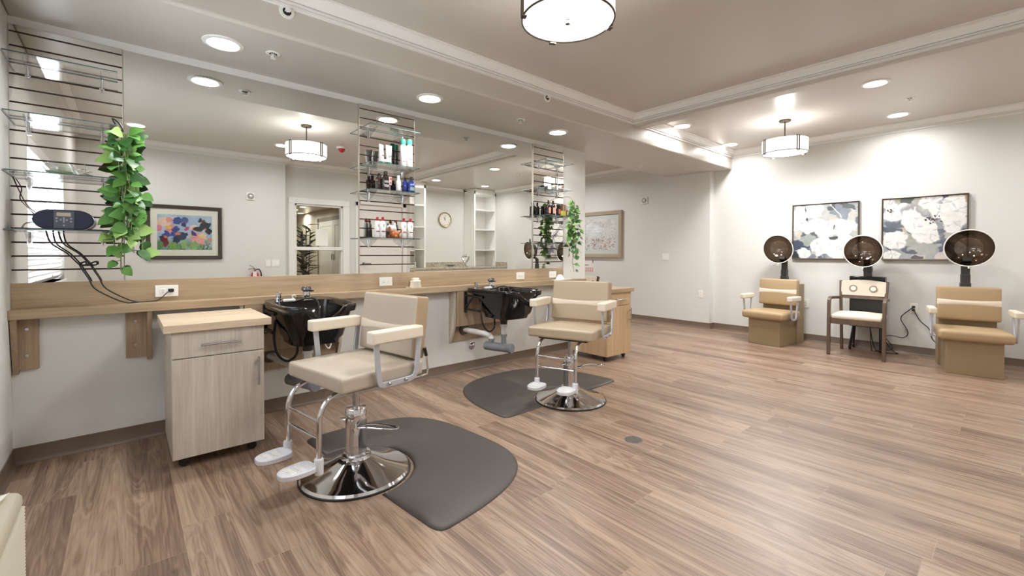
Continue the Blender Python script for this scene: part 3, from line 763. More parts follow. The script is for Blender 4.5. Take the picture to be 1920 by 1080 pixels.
bottle('shampoo_bottle', 'short square brown bottle on the third middle shelf', 'bottle', (1.595, 3.50, zs), cyl(0.026, 0.115), BRN, [(0.012, 0.115), (0.012, 0.142), (0.0001, 0.143)], BLK, [], G2, sq=(1, .75))
bottle('shampoo_bottle', 'tall brown bottle with grey label and black cap on the third middle shelf', 'bottle', (1.640, 3.47, zs), cyl(0.031, 0.125), BRN, [(0.016, 0.125), (0.015, 0.160), (0.0001, 0.161)], BLK, [(0.0315, 0.03, 0.05, GREY, 1.5), (0.0315, 0.065, 0.082, GREY, 1.2)], G2, sq=(1, .75))
bottle('spray_bottle', 'slim clear spray bottle on the third middle shelf', 'bottle', (1.755, 3.47, zs), cyl(0.021, 0.10), cm('clear_bottle', rgb(214, 218, 216), 0.12), [(0.014, 0.10), (0.013, 0.138), (0.0001, 0.139)], cm('cap_clear', rgb(228, 230, 230), 0.15), [(0.0213, 0.02, 0.07, LBL, 1.0)], G2)
bottle('shampoo_bottle', 'navy blue bottle behind, left of the pair on the third middle shelf', 'bottle', (1.828, 3.49, zs), cyl(0.027, 0.105, 0.02), NAVY, [(0.012, 0.105), (0.012, 0.132), (0.0001, 0.133)], BLK, [], G2, sq=(1, .7))
bottle('shampoo_bottle', 'navy blue bottle with pale label at the end of the third middle shelf', 'bottle', (1.873, 3.465, zs), cyl(0.032, 0.108, 0.022), NAVY, [(0.013, 0.108), (0.012, 0.138), (0.0001, 0.139)], BLK, [(0.0325, 0.065, 0.078, PBL, 1.3), (0.0325, 0.02, 0.05, cm('label_bluegreen', rgb(120, 150, 150), .5), 1.3)], G2, sq=(1, .7))
# price card
t = thing('price_card', 'small red printed card clipped under the second middle shelf', 'card', (1.705, 3.585, 1.80), 0)
MB().box(-0.045, 0.045, 0, 0.001, -0.04, 0.03).build('card', cm('card_white', rgb(240, 222, 216), .6), t)
mb = MB()
for r_ in (0, 1):
    for k in range(5): mb.box(-0.042 + k * 0.0175, -0.042 + k * 0.0175 + 0.013, -0.001, 0, -0.034 + r_ * 0.034, -0.012 + r_ * 0.036)
mb.build('print', cm('print_red', rgb(228, 78, 74), .5), t)
zs = 1.2965
def redcap(x, y, lab):
    t = bottle('spray_bottle', lab, 'bottle', (x, y, zs), [(0.0001, 0), (0.023, 0), (0.025, 0.004), (0.025, 0.125), (0.013, 0.140), (0.011, 0.143)], WH, [(0.013, 0.141), (0.014, 0.155), (0.009, 0.158), (0.009, 0.172), (0.0001, 0.173)], REDC, [(0.0253, 0.048, 0.056, MAROON, 1.4), (0.0253, 0.09, 0.112, GREY, 0.35), (0.0253, 0.02, 0.032, LBL, 1.0)], G2)
    MB().box(-0.005, 0.005, -0.018, 0.006, 0.160, 0.169).build('nozzle', REDC, t)
redcap(1.575, 3.49, 'red capped white spray bottle, first from the left on the lowest middle shelf')
redcap(1.612, 3.47, 'red capped white spray bottle, second from the left on the lowest middle shelf')
redcap(1.806, 3.475, 'red capped white spray bottle, right of the puppy figurine')
redcap(1.862, 3.465, 'red capped white spray bottle at the right end of the lowest middle shelf')
# little ceramic puppy
t = thing('puppy_figurine', 'small brown and white puppy figurine between red capped bottles', 'figurine', (1.712, 3.485, zs), math.radians(-55))
CBR = cm('figurine_brown', rgb(168, 96, 52), 0.35); CWH = cm('figurine_white', rgb(236, 232, 224), 0.35)
mb = MB(); mb.sphere((0.012, 0, 0.034), 0.036, 16, 10, (1.35, 0.9, 0.95)); mb.sphere((-0.03, 0.012, 0.014), 0.014); mb.sphere((-0.03, -0.012, 0.014), 0.014); mb.sphere((0.04, 0.02, 0.013), 0.016); mb.sphere((0.04, -0.02, 0.013), 0.016); mb.tube([(0.055, 0, 0.04), (0.075, 0, 0.055), (0.078, 0, 0.075)], 0.006, 8, smooth=3)
mb.build('body', CBR, t)
hd = MB().sphere((-0.022, 0, 0.082), 0.033, 16, 10, (1.15, 1.1, 0.95)).sphere((-0.052, 0, 0.072), 0.018, 12, 8, (1.1, 1, 0.8)).build('head', CWH, t)
MB().sphere((-0.071, 0, 0.076), 0.006).sphere((-0.045, 0.017, 0.094), 0.0045).sphere((-0.045, -0.017, 0.094), 0.0045).build('eyes_and_nose', BLK, hd)
MB().sphere((-0.012, 0.036, 0.078), 0.018, 12, 8, (0.7, 0.35, 1.2)).sphere((-0.012, -0.036, 0.078), 0.018, 12, 8, (0.7, 0.35, 1.2)).build('ears', CBR, hd)
bottle('spray_bottle', 'small clear pump bottle standing behind the puppy figurine', 'bottle', (1.752, 3.535, zs), cyl(0.017, 0.10), cm('clear_bottle', rgb(214, 218, 216), 0.12), [(0.010, 0.10), (0.010, 0.135), (0.0001, 0.136)], cm('cap_clear', rgb(228, 230, 230), .15), [], G2)
# right strip
zs = 1.9055
JAR = cm('jar_cream', rgb(206, 196, 186), 0.3)
for x, y, lab in ((3.70, 3.50, 'cream jar with black lid, left one on the right panel'), (3.785, 3.475, 'cream jar with black lid, right one on the right panel')):
    bottle('cream_jar', lab, 'jar', (x, y, zs), [(0.0001, 0), (0.032, 0), (0.034, 0.004), (0.034, 0.042), (0.032, 0.044)], JAR, [(0.0345, 0.042), (0.0345, 0.058), (0.033, 0.06), (0.0001, 0.06)], BLK, [(0.0343, 0.008, 0.036, cm('label_brown', rgb(130, 104, 86), .5), 1.3)], G3)
zs = 1.6005
DKB = cm('bottle_espresso', rgb(36, 30, 28), 0.15)
tallp = [(0.0001, 0), (0.026, 0), (0.028, 0.004), (0.028, 0.105), (0.022, 0.118), (0.010, 0.126), (0.009, 0.130)]; tcap = [(0.011, 0.128), (0.011, 0.165), (0.0001, 0.166)]
bottle('oil_bottle', 'tall dark bottle with pink label, left of two on the third right shelf', 'bottle', (3.585, 3.48, zs), tallp, DKB, tcap, BLK, [(0.0283, 0.02, 0.085, PINK, 1.1)], G3)
bottle('oil_bottle', 'tall dark bottle with pink label, right of two on the third right shelf', 'bottle', (3.655, 3.475, zs), tallp, DKB, tcap, BLK, [(0.0283, 0.02, 0.088, PINK, 1.4)], G3)
bottle('oil_bottle', 'shorter dark bottle with red label beside the lime box', 'bottle', (3.742, 3.475, zs), [(0.0001, 0), (0.024, 0), (0.026, 0.004), (0.026, 0.085), (0.012, 0.095), (0.011, 0.10)], DKB, [(0.022, 0.097), (0.022, 0.128), (0.0001, 0.129)], BLK, [(0.0263, 0.02, 0.075, cm('label_red', rgb(190, 90, 84), .5), 1.2)], G3)
t = thing('product_box', 'lime green and brown carton on the third right shelf', 'box', (3.815, 3.475, zs), 0, G3)
MB().box(-0.038, 0.038, -0.02, 0.02, 0, 0.06).build('lower_half', LIME, t); MB().box(-0.038, 0.038, -0.02, 0.02, 0.06, 0.128).build('upper_half', AMB, t)
MB().box(-0.012, 0.004, -0.0215, -0.02, 0.05, 0.12).box(0.016, 0.03, -0.0215, -0.02, 0.05, 0.12).build('print', cm('print_tan', rgb(190, 160, 120), .5), t)
bottle('serum_bottle', 'slim serum bottle with pale cap at the end of the third right shelf', 'bottle', (3.888, 3.47, zs), cyl(0.016, 0.07), cm('serum', rgb(150, 92, 72), .15), [(0.012, 0.072), (0.012, 0.12), (0.0001, 0.121)], cm('cap_grey', rgb(180, 180, 182), .3), [(0.0163, 0.015, 0.05, LBL, 1.2)], G3)
zs = 1.2905
for x, y, lab in ((3.53, 3.50, 'tiny clear vial at the left of the lowest right shelf'), (3.72, 3.52, 'tiny clear vial at the middle of the lowest right shelf')):
    bottle('glass_vial', lab, 'vial', (x, y, zs), cyl(0.013, 0.035), cm('clear_bottle', rgb(214, 218, 216), 0.12), [(0.008, 0.038), (0.008, 0.05), (0.0001, 0.051)], cm('cap_grey', rgb(180, 180, 182), .3), [], G3)

# radio ----------------------------------------------------------------------
t = thing('radio', 'navy blue oval clock radio on the lowest corner shelf', 'radio', (-0.247, 3.50, 1.2935))
RW, RH, RD_ = 0.240, 0.110, 0.095
def stadium(w, h, n=14):
    r = h / 2; c = w / 2 - r * 1.25
    pts = []
    for k in range(n + 1):
        a = -PI / 2 + PI * k / n; pts.append((c + r * 1.25 * math.cos(a), h / 2 + r * math.sin(a)))
    for k in range(n + 1):
        a = PI / 2 + PI * k / n; pts.append((-c + r * 1.25 * math.cos(a), h / 2 + r * math.sin(a)))
    return pts
NVF = cm('speaker_cloth_navy', rgb(38, 42, 66), 0.7)
MB().prism(stadium(RW, RH), 'y', -RD_ / 2, -RD_ / 2 + 0.035).build('front_shell', NVF, t, bevel=0.006)
MB().prism([(x * 0.99 + 0.004, z) for x, z in stadium(RW, RH)], 'y', -RD_ / 2 + 0.035, RD_ / 2).build('rear_shell', 'steel', t, bevel=0.006)
pn = MB().box(-0.040, 0.042, -RD_ / 2 - 0.003, -RD_ / 2 + 0.002, 0.008, 0.104).build('control_panel', cm('radio_panel', rgb(66, 68, 84), .35), t, bevel=0.002)
MB().box(-0.028, 0.028, -RD_ / 2 - 0.004, -RD_ / 2 - 0.003, 0.074, 0.094).build('display', cm('radio_lcd', rgb(176, 160, 138), .3), pn)
mb = MB()
for (x, z) in ((-0.028, 0.062), (-0.028, 0.046), (0.028, 0.062), (0.028, 0.046), (0.0, 0.064), (-0.012, 0.054), (0.012, 0.054), (0.0, 0.044), (0.0, 0.024), (0.0, 0.054)): mb.lathe([(0.0001, -RD_ / 2 - 0.005), (0.0042, -RD_ / 2 - 0.005), (0.0046, -RD_ / 2 - 0.003)], 10, (x, 0, z), 'y', cap=False)
mb.build('button', cm('radio_button', rgb(150, 152, 164), .4), pn)
RADIO = t
mb = MB(); mb.tube([(-0.335, 3.56, 1.33), (-0.36, 3.585, 1.38), (-0.40, 3.592, 1.43), (-0.43, 3.592, 1.51), (-0.452, 3.585, 1.582)], 0.0018, 5, smooth=5)
mb.tube([(-0.345, 3.56, 1.335), (-0.385, 3.592, 1.40), (-0.425, 3.592, 1.46), (-0.42, 3.592, 1.52), (-0.44, 3.585, 1.57)], 0.0015, 5, smooth=5)
mb.tube([(-0.345, 3.55, 1.31), (-0.37, 3.58, 1.335), (-0.405, 3.585, 1.33), (-0.42, 3.585, 1.305)], 0.0015, 5, smooth=5); mb.xf(Matrix.Translation((0.247, -3.50, -1.2935))); mb.build('power_wire', 'black', t)

# black wire easel
t = thing('wire_easel', 'black wire display easel with curled hooks standing below the radio', 'easel', (0, 0, 0))
def easel_side(dx, dy):
    mb = MB()
    mb.tube([(-0.315 + dx, 3.45 + dy, 1.285), (-0.298 + dx, 3.47 + dy, 1.22), (-0.24 + dx, 3.51 + dy, 1.165), (-0.20 + dx, 3.53 + dy, 1.11), (-0.185 + dx, 3.53 + dy, 1.095), (-0.165 + dx, 3.52 + dy, 1.10), (-0.165 + dx, 3.515 + dy, 1.115), (-0.182 + dx, 3.52 + dy, 1.112), (-0.19 + dx, 3.53 + dy, 1.095), (-0.155 + dx, 3.535 + dy, 1.02), (-0.125 + dx, 3.54 + dy, 0.955), (-0.03 + dx, 3.55 + dy, 0.885), (0.02 + dx, 3.55 + dy, 0.8645)], 0.0038, 7, smooth=5)
    return mb
easel_side(0, 0).build('wire_side', 'black', t); easel_side(0.045, 0.02).build('wire_side', 'black', t)
MB().tube([(-0.19, 3.53, 1.095), (-0.145, 3.55, 1.095)], 0.0035, 6).tube([(0.02, 3.55, 0.8645), (0.065, 3.57, 0.8645)], 0.0035, 6).build('crossbar', 'black', t)

# glass bowl + flowers
t = thing('glass_bowl', 'clear cut glass bowl on a green leaf on the third corner shelf', 'bowl', (-0.265, 3.50, 1.5965))
MB().lathe([(0.0001, 0.006), (0.03, 0.004), (0.055, 0.018), (0.062, 0.038), (0.052, 0.058), (0.046, 0.066), (0.049, 0.066), (0.066, 0.038), (0.058, 0.014), (0.03, 0.0), (0.0001, 0.0)], 24, cap=False).build('bowl', thin_glass('bowl_glass', (0.93, 0.95, 0.94, 1), 1.0), t)
MB().lathe([(0.0001, 0.007), (0.05, 0.010), (0.056, 0.02), (0.0001, 0.021)], 20, cap=False).build('leaf_filling', cm('sage', rgb(160, 176, 140), .6), t)
t = thing('flower_sprig', 'small white artificial flower sprig beside the glass bowl', 'flower', (-0.165, 3.49, 1.5965))
mb = MB()
for k in range(7):
    a = k * 0.9; x, y, z = 0.022 * math.cos(a), 0.018 * math.sin(a), 0.030 + 0.008 * (k % 3)
    for j in range(5):
        b = j * 2 * PI / 5 + k; mb.sphere((x + 0.008 * math.cos(b), y + 0.008 * math.sin(b), z), 0.006, 8, 6, (1, 1, 0.4))
mb.build('petals', cm('petal_white', rgb(244, 242, 236), .6), t)
mb = MB()
for k in range(8):
    a = k * 0.78; mb.add([(0, 0, 0.002), (0.02 * math.cos(a - .3), 0.02 * math.sin(a - .3), 0.012), (0.048 * math.cos(a), 0.048 * math.sin(a), 0.004), (0.02 * math.cos(a + .3), 0.02 * math.sin(a + .3), 0.012)], [(0, 1, 2, 3)])
mb.tube([(0, 0, 0.0), (0.004, 0, 0.04), (0.0, 0, 0.075)], 0.0015, 5)
mb.build('leaves', cm('sage', rgb(160, 176, 140), .6), t)

# trailing plants ----------------------------------------------------------------
def leaf(mb, p, d, up, L, W, mi):
    d = d.normalized(); s = d.cross(up)
    if s.length < 1e-3: s = d.orthogonal()
    s.normalize(); n = s.cross(d).normalized()
    out = [(0.0, 0.0, 0), (0.10, 0.36, .02), (0.28, 0.50, .03), (0.52, 0.44, .02), (0.78, 0.22, -.02), (1.0, 0.0, -.12)]
    vs = [p + d * (a * L) + n * (c * L) for a, b, c in out]           # mid rib
    for sg in (1, -1):
        for a, b, c in out[1:-1]: vs.append(p + d * (a * L) + s * (sg * b * W) + n * ((c + 0.10 * b) * L))
    fs = [(0, 6, 1), (1, 6, 7, 2), (2, 7, 8, 3), (3, 8, 9, 4), (4, 9, 5), (0, 1, 10), (1, 2, 11, 10), (2, 3, 12, 11), (3, 4, 13, 12), (4, 5, 13)]
    mb.add(vs, fs, mi)
def vine_plant(name, label, base, spec, nleaf, L, seed):
    rnd = random.Random(seed)
    t = thing(name, label, 'plant', base)
    sm, lm = MB(), MB()
    for (x0, y0, z0, x1, y1, z1, n) in spec:
        pts = []
        for k in range(7):
            u = k / 6; pts.append((x0 + (x1 - x0) * u + rnd.uniform(-.012, .012), y0 + (y1 - y0) * u + rnd.uniform(-.01, .01), z0 + (z1 - z0) * u))
        sm.tube(pts, 0.0022, 5, smooth=3)
        for k in range(n):
            u = (k + rnd.random()) / n; i = min(5, int(u * 6)); f = u * 6 - i
            p = Vector(pts[i]).lerp(Vector(pts[i + 1]), f)
            a = rnd.uniform(0, 2 * PI); d = Vector((math.cos(a), math.sin(a) * 0.7 - 0.25, rnd.uniform(-1.1, 0.35)))
            l = L * rnd.uniform(0.65, 1.2)
            q = p + Vector((math.cos(a), math.sin(a) * .8 - .2, rnd.uniform(-.3, .3))) * rnd.uniform(0.01, 0.03)
            sm.tube([p, q], 0.0012, 4)
            leaf(lm, q, d, Vector((rnd.uniform(-.8, .8), -0.8, rnd.uniform(0, .8))), l, l * 0.85, rnd.choice([0, 0, 0, 1, 1, 2]))
    lm.build('leaves', ['leaf1', 'leaf2', 'leaf3'], t, angle=60); sm.build('stems', 'stem', t)
    return t
S = []
rv = random.Random(3)
for k in range(9):
    x = rv.uniform(-0.05, 0.08); x2 = x * .9 + rv.uniform(-.04, .04); ln = rv.uniform(0.40, 0.74) if k else 0.80
    if k == 0: x, x2 = 0.0, -0.01
    S.append((x * 0.3, rv.uniform(-.01, .01), 0.0, x2, rv.uniform(-.05, .02), -ln, int(14 * ln / 0.6)))
pv = vine_plant('hanging_vine', 'thick green leafy vine hanging from the corner slat panel shelf', (0.005, 3.42, 1.865), S, 0, 0.078, 11)
MB().tube([(-0.035, 0.03, 0.04), (-0.05, 0.02, 0.075), (-0.02, 0.015, 0.05), (0.0, 0.0, 0.0)], 0.004, 6, smooth=5).build('hanging_hook', 'black', pv)
S = []
for (x, x2, z0, ln) in ((0, -.03, 0, .40), (.02, .05, -.02, .62), (-.01, -.07, -.2, .62), (.03, .07, -.1, .45), (0, -.01, -.3, .82), (.02, .03, 0, .55), (-.02, .0, -.12, .6)):
    S.append((x, 0, z0, x2, -.02, -ln, 17))
pv = vine_plant('hanging_vine', 'thinner green leafy vine hanging at the right slat panel beside the wall end', (3.895, 3.39, 1.78), S, 0, 0.064, 23)

MB().tube([(0.055, 0.215, 0.06), (0.04, 0.10, 0.055), (0.0, 0.0, 0.0)], 0.003, 6, smooth=4).build('hanging_hook', 'stem', pv)
# things standing on the ledge
t = thing('wax_warmer', 'small white cup shaped wax warmer on the ledge', 'wax warmer', (1.965, 3.558, LZ1 + 0.0006))
MB().lathe([(0.0001, 0), (0.050, 0), (0.053, 0.006), (0.046, 0.05), (0.050, 0.056), (0.050, 0.064), (0.034, 0.066), (0.0001, 0.066)], 8, cap=False).xf(Matrix.Diagonal((1.1, 0.74, 1, 1))).build('body', cm('ivory', rgb(240, 232, 216), .4), t, bevel=0.003)
MB().lathe([(0.030, 0.063), (0.034, 0.080), (0.026, 0.088), (0.0001, 0.089)], 16, cap=False).xf(Matrix.Diagonal((1.1, 0.74, 1, 1))).build('dish', cm('ivory', rgb(240, 232, 216), .4), t)
MB().tube([(-0.045, 0, 0.010), (-0.075, -0.01, 0.007), (-0.09, 0.01, 0.007)], 0.003, 6, smooth=4).build('cord', cm('ivory', rgb(240, 232, 216), .4), t)
t = thing('tissue_dome', 'white dome shaped holder on a thin tray at the ledge end', 'holder', (3.86, 3.553, LZ1 + 0.0006))
MB().lathe([(0.0001, 0.005), (0.052, 0.005), (0.050, 0.015), (0.025, 0.058), (0.014, 0.062), (0.0001, 0.062)], 20, cap=False).xf(Matrix.Diagonal((1.25, 0.8, 1, 1))).build('dome', 'plastic_w', t)
MB().box(-0.10, 0.16, -0.043, 0.043, 0.0, 0.005).build('tray', 'plastic_w', t, bevel=0.002)

# ================================================================== SHAMPOO BASINS
def basin_loop(hx, y0, y1, z, notch=0.0, N=72, e=5.0, nw=0.085):
    pts = []
    cy_, hy_ = (y0 + y1) / 2, (y1 - y0) / 2
    for k in range(N):
        a = 2 * PI * k / N; c, s = math.cos(a), math.sin(a)
        x = hx * math.copysign(abs(c) ** (2 / e), c); y = cy_ + hy_ * math.copysign(abs(s) ** (2 / e), s)
        zz = z
        if notch:
            fy = max(0.0, min(1.0, (cy_ - 0.2 * hy_ - y) / (0.8 * hy_)))
            zz -= notch * math.exp(-(abs(x) / nw) ** 3) * fy ** 0.7
        pts.append((x, y, zz))
    return pts
def basin(x, y, label):
    t = thing('shampoo_basin', label, 'basin', (x, y, 0.842), 0, 'black shampoo basins')
    N = 72; mb = MB()
    loops = [basin_loop(.205, -.31, .32, -.050, .075), basin_loop(.226, -.338, .335, -.046, .095), basin_loop(.232, -.345, .338, -.010, .100), basin_loop(.228, -.340, .335, 0.0, .100),
             basin_loop(.210, -.322, .318, 0.0, .100), basin_loop(.200, -.31, .20, -.010, .105), basin_loop(.190, -.295, .19, -.05, .085), basin_loop(.165, -.25, .16, -.16, 0), basin_loop(.13, -.20, .12, -.205, 0), basin_loop(.02, -.06, -.02, -.215, 0)]
    vs = [p for l in loops for p in l]; fs = []
    for j in range(len(loops) - 1):
        for k in range(N): fs.append((j * N + k, j * N + (k + 1) % N, (j + 1) * N + (k + 1) % N, (j + 1) * N + k))
    fs.append(tuple(range((len(loops) - 1) * N, len(loops) * N)))
    mb.add(vs, fs)
    # outer hull
    lo2 = [basin_loop(.205, -.31, .32, -.050, .075), basin_loop(.190, -.285, .20, -.10, .03), basin_loop(.165, -.245, .17, -.215, 0), basin_loop(.150, -.22, .15, -.235, 0), basin_loop(.145, -.21, .14, -.262, 0), basin_loop(.02, -.06, -.02, -.265, 0)]
    o = [p for l in lo2 for p in l]; fs = []
    for j in range(len(lo2) - 1):
        for k in range(N): fs.append((j * N + k, (j + 1) * N + k, (j + 1) * N + (k + 1) % N, j * N + (k + 1) % N))
    fs.append(tuple(range((len(lo2) - 1) * N, len(lo2) * N)))
    mb.add(o, fs)
    mb.build('bowl', 'blackgl', t, angle=50)
    fh = MB().lathe([(0.034, -.012), (0.034, 0.014), (0.026, 0.020), (0.025, 0.048), (0.0001, 0.050)], 20, (0.055, .255, 0), cap=False).build('faucet', 'chrome', t)
    mb = MB(); mb.lathe([(0.024, 0.050), (0.034, 0.056), (0.034, 0.074), (0.028, 0.082), (0.0001, 0.082)], 8, (0.055, .255, 0), cap=False); mb.tube([(0.075, .25, 0.05), (0.10, .235, 0.052)], 0.006, 8); mb.build('handle', cm('dark_chrome', rgb(110, 112, 116), .12, metal=0.9), fh)
    MB().lathe([(0.026, -.012), (0.026, 0.006), (0.018, 0.012), (0.018, 0.038), (0.021, 0.040), (0.021, 0.046), (0.012, 0.052), (0.0001, 0.052)], 18, (-.13, .255, 0), cap=False).build('vacuum_breaker', 'chrome', t)
    mb = MB(); mb.tube([(-.075, .10, -.01), (-.05, .05, 0.005), (-.02, .02, 0.018), (0.03, 0, 0.018), (0.05, -.03, -0.02), (0.045, -.06, -0.09), (0.04, -.07, -.16)], 0.006, 8, smooth=6); mb.build('spray_hose', 'ring', t)
    mb = MB(); mb.cushion((-.10, .105, .006), (0.075, 0.035, 0.018), 0.006); mb.tube([(-.075, .10, 0.015), (-.085, .09, 0.035), (-.07, .08, 0.04), (-.062, .09, 0.028)], 0.004, 6, smooth=4); mb.build('spray_head', 'plastic_w', t)
    # wall arms
    for s in (-.20, .20):
        mb = MB(); mb.box(s - .012, s + .012, .318, .336, -.24, -.04).box(s - .009, s + .009, .05, .33, -.085, -.065).box(s - .009, s + .009, .10, .33, -.215, -.195)
        mb.tube([(s, .325, -.19), (s, .19, -.075)], (0.010, 0.008), flat=(1, 0, 0))
        mb.build('wall_arm', 'black', t)
    mb = MB()
    for s in (-.20, .20):
        for z in (-.095, -.225): mb.lathe([(0.0001, .312), (0.006, .312), (0.007, .318)], 10, (s, 0, z), 'y', cap=False)
    mb.build('arm_screw', 'steel', t)
    MB().tube([(-.185, .10, -.12), (-.20, .08, -.24), (-.185, .06, -.34), (-.13, .05, -.395), (-.07, .05, -.36), (-.06, .06, -.26)], 0.008, 8, smooth=6).build('supply_hose', 'ring', t)
    mb = MB(); mb.tube([(.12, .12, -.24), (.15, .14, -.34), (.19, .17, -.37), (.21, .18, -.30), (.19, .18, -.25)], 0.005, 7, smooth=5); mb.build('braided_hose', 'pvc', t)
    mb = MB(); mb.lathe([(0.042, -.265), (0.042, -.285), (0.034, -.295), (0.030, -.325)], 18, (-.02, -.03, 0), cap=False); mb.build('drain_outlet', 'dgrey', t)
    mb = MB(); mb.lathe([(0.034, -.325), (0.034, -.345), (0.026, -.348), (0.026, -.42)], 18, (-.02, -.03, 0), cap=False)
    mb.tube([(-.15, .422, -.42), (-.13, .36, -.425), (-.11, .24, -.43), (-.09, .16, -.435), (-.075, .11, -.45), (-.07, .09, -.49)], 0.026, 14, smooth=4); mb.build('white_pipe', 'pvc', t)
    mb = MB(); mb.lathe([(0.030, -.42), (0.030, -.44), (0.024, -.44), (0.024, -.52)], 18, (-.02, -.03, 0), cap=False); mb.lathe([(0.030, -.47), (0.030, -.49), (0.025, -.49), (0.025, -.52)], 18, (-.07, .09, 0), cap=False)
    o0 = len(mb.v); mb.lathe([(0.0001, -.16), (0.042, -.16), (0.046, -.155), (0.046, -.135), (0.040, -.132), (0.040, .13), (0.034, .14), (0.0001, .14)], 20, (0, 0, 0), 'y', cap=False); mb.xf(Matrix.Translation((-.045, .03, -.545)) @ Matrix.Rotation(math.radians(18), 4, 'Z'), o0)
    mb.build('drain_trap', 'pvcg', t)
    MB().lathe([(0.0001, .410), (0.05, .410), (0.055, .430)], 18, (-.15, 0, -.42), 'y', cap=False).build('wall_flange', 'bronze', t)
    return t
basin(0.945, 3.165, 'glossy black shampoo basin behind the nearer salon chair')
basin(2.665, 3.165, 'glossy black shampoo basin left of the farther salon chair')

# ================================================================== ROLLING CABINETS
def cabinet(x, y, body_m, top_m, label):
    t = thing('rolling_cabinet', label, 'cabinet', (x, y, 0), 0, 'rolling cabinets under the ledge')
    W, Dp, z0, z1 = 0.437, 0.53, 0.06, 0.745
    MB().box(0, W, 0.019, Dp, z0, z1).build('carcass', body_m, t, bevel=0.0015)
    MB().box(-0.035, W + 0.035, -0.022, Dp + 0.02, z1, z1 + 0.042).build('worktop', top_m, t, bevel=0.002)
    d = MB().box(0.001, W - 0.001, 0, 0.018, 0.602, z1 - 0.003).build('drawer', body_m, t, bevel=0.0015)
    def bar(horizontal, p, L, par):
        mb = MB()
        if horizontal: mb.tube([(p[0], -0.03, p[1]), (p[0] + L, -0.03, p[1])], 0.006, 10); q = [(p[0] + .03, p[1]), (p[0] + L - .03, p[1])]
        else: mb.tube([(p[0], -0.03, p[1]), (p[0], -0.03, p[1] + L)], 0.006, 10); q = [(p[0], p[1] + .03), (p[0], p[1] + L - .03)]
        for a, b in q: mb.tube([(a, 0, b), (a, -0.03, b)], 0.005, 8)
        mb.build('handle', 'steel', par)
    bar(True, (0.125, 0.668), 0.19, d)
    d = MB().box(0.001, W - 0.001, 0, 0.018, z0 + 0.001, 0.597).build('door', body_m, t, bevel=0.0015)
    bar(False, (W - 0.034, 0.40), 0.165, d)
    for cx in (0.055, W - 0.055):
        for cy_ in (0.06, Dp - 0.06):
            mb = MB(); mb.lathe([(0.0001, -0.011), (0.022, -0.011), (0.025, -0.007), (0.025, 0.007), (0.022, 0.011), (0.0001, 0.011)], 16, (cx, cy_, 0.025), 'x' if False else 'y', cap=False); mb.box(cx - 0.02, cx + 0.02, cy_ - 0.02, cy_ + 0.02, 0.046, 0.06); mb.box(cx - 0.022, cx + 0.006, cy_ - 0.014, cy_ - 0.012, 0.02, 0.05).box(cx - 0.022, cx + 0.006, cy_ + 0.012, cy_ + 0.014, 0.02, 0.05)
            mb.build('caster', 'black', t)
    return t
cabinet(0.186, 2.945, 'ash', 'ash_x', 'grey ash rolling cabinet beside the near black basin')
cabinet(3.875, 2.885, 'oakcart', 'oak', 'honey oak rolling cabinet behind the farther salon chair')
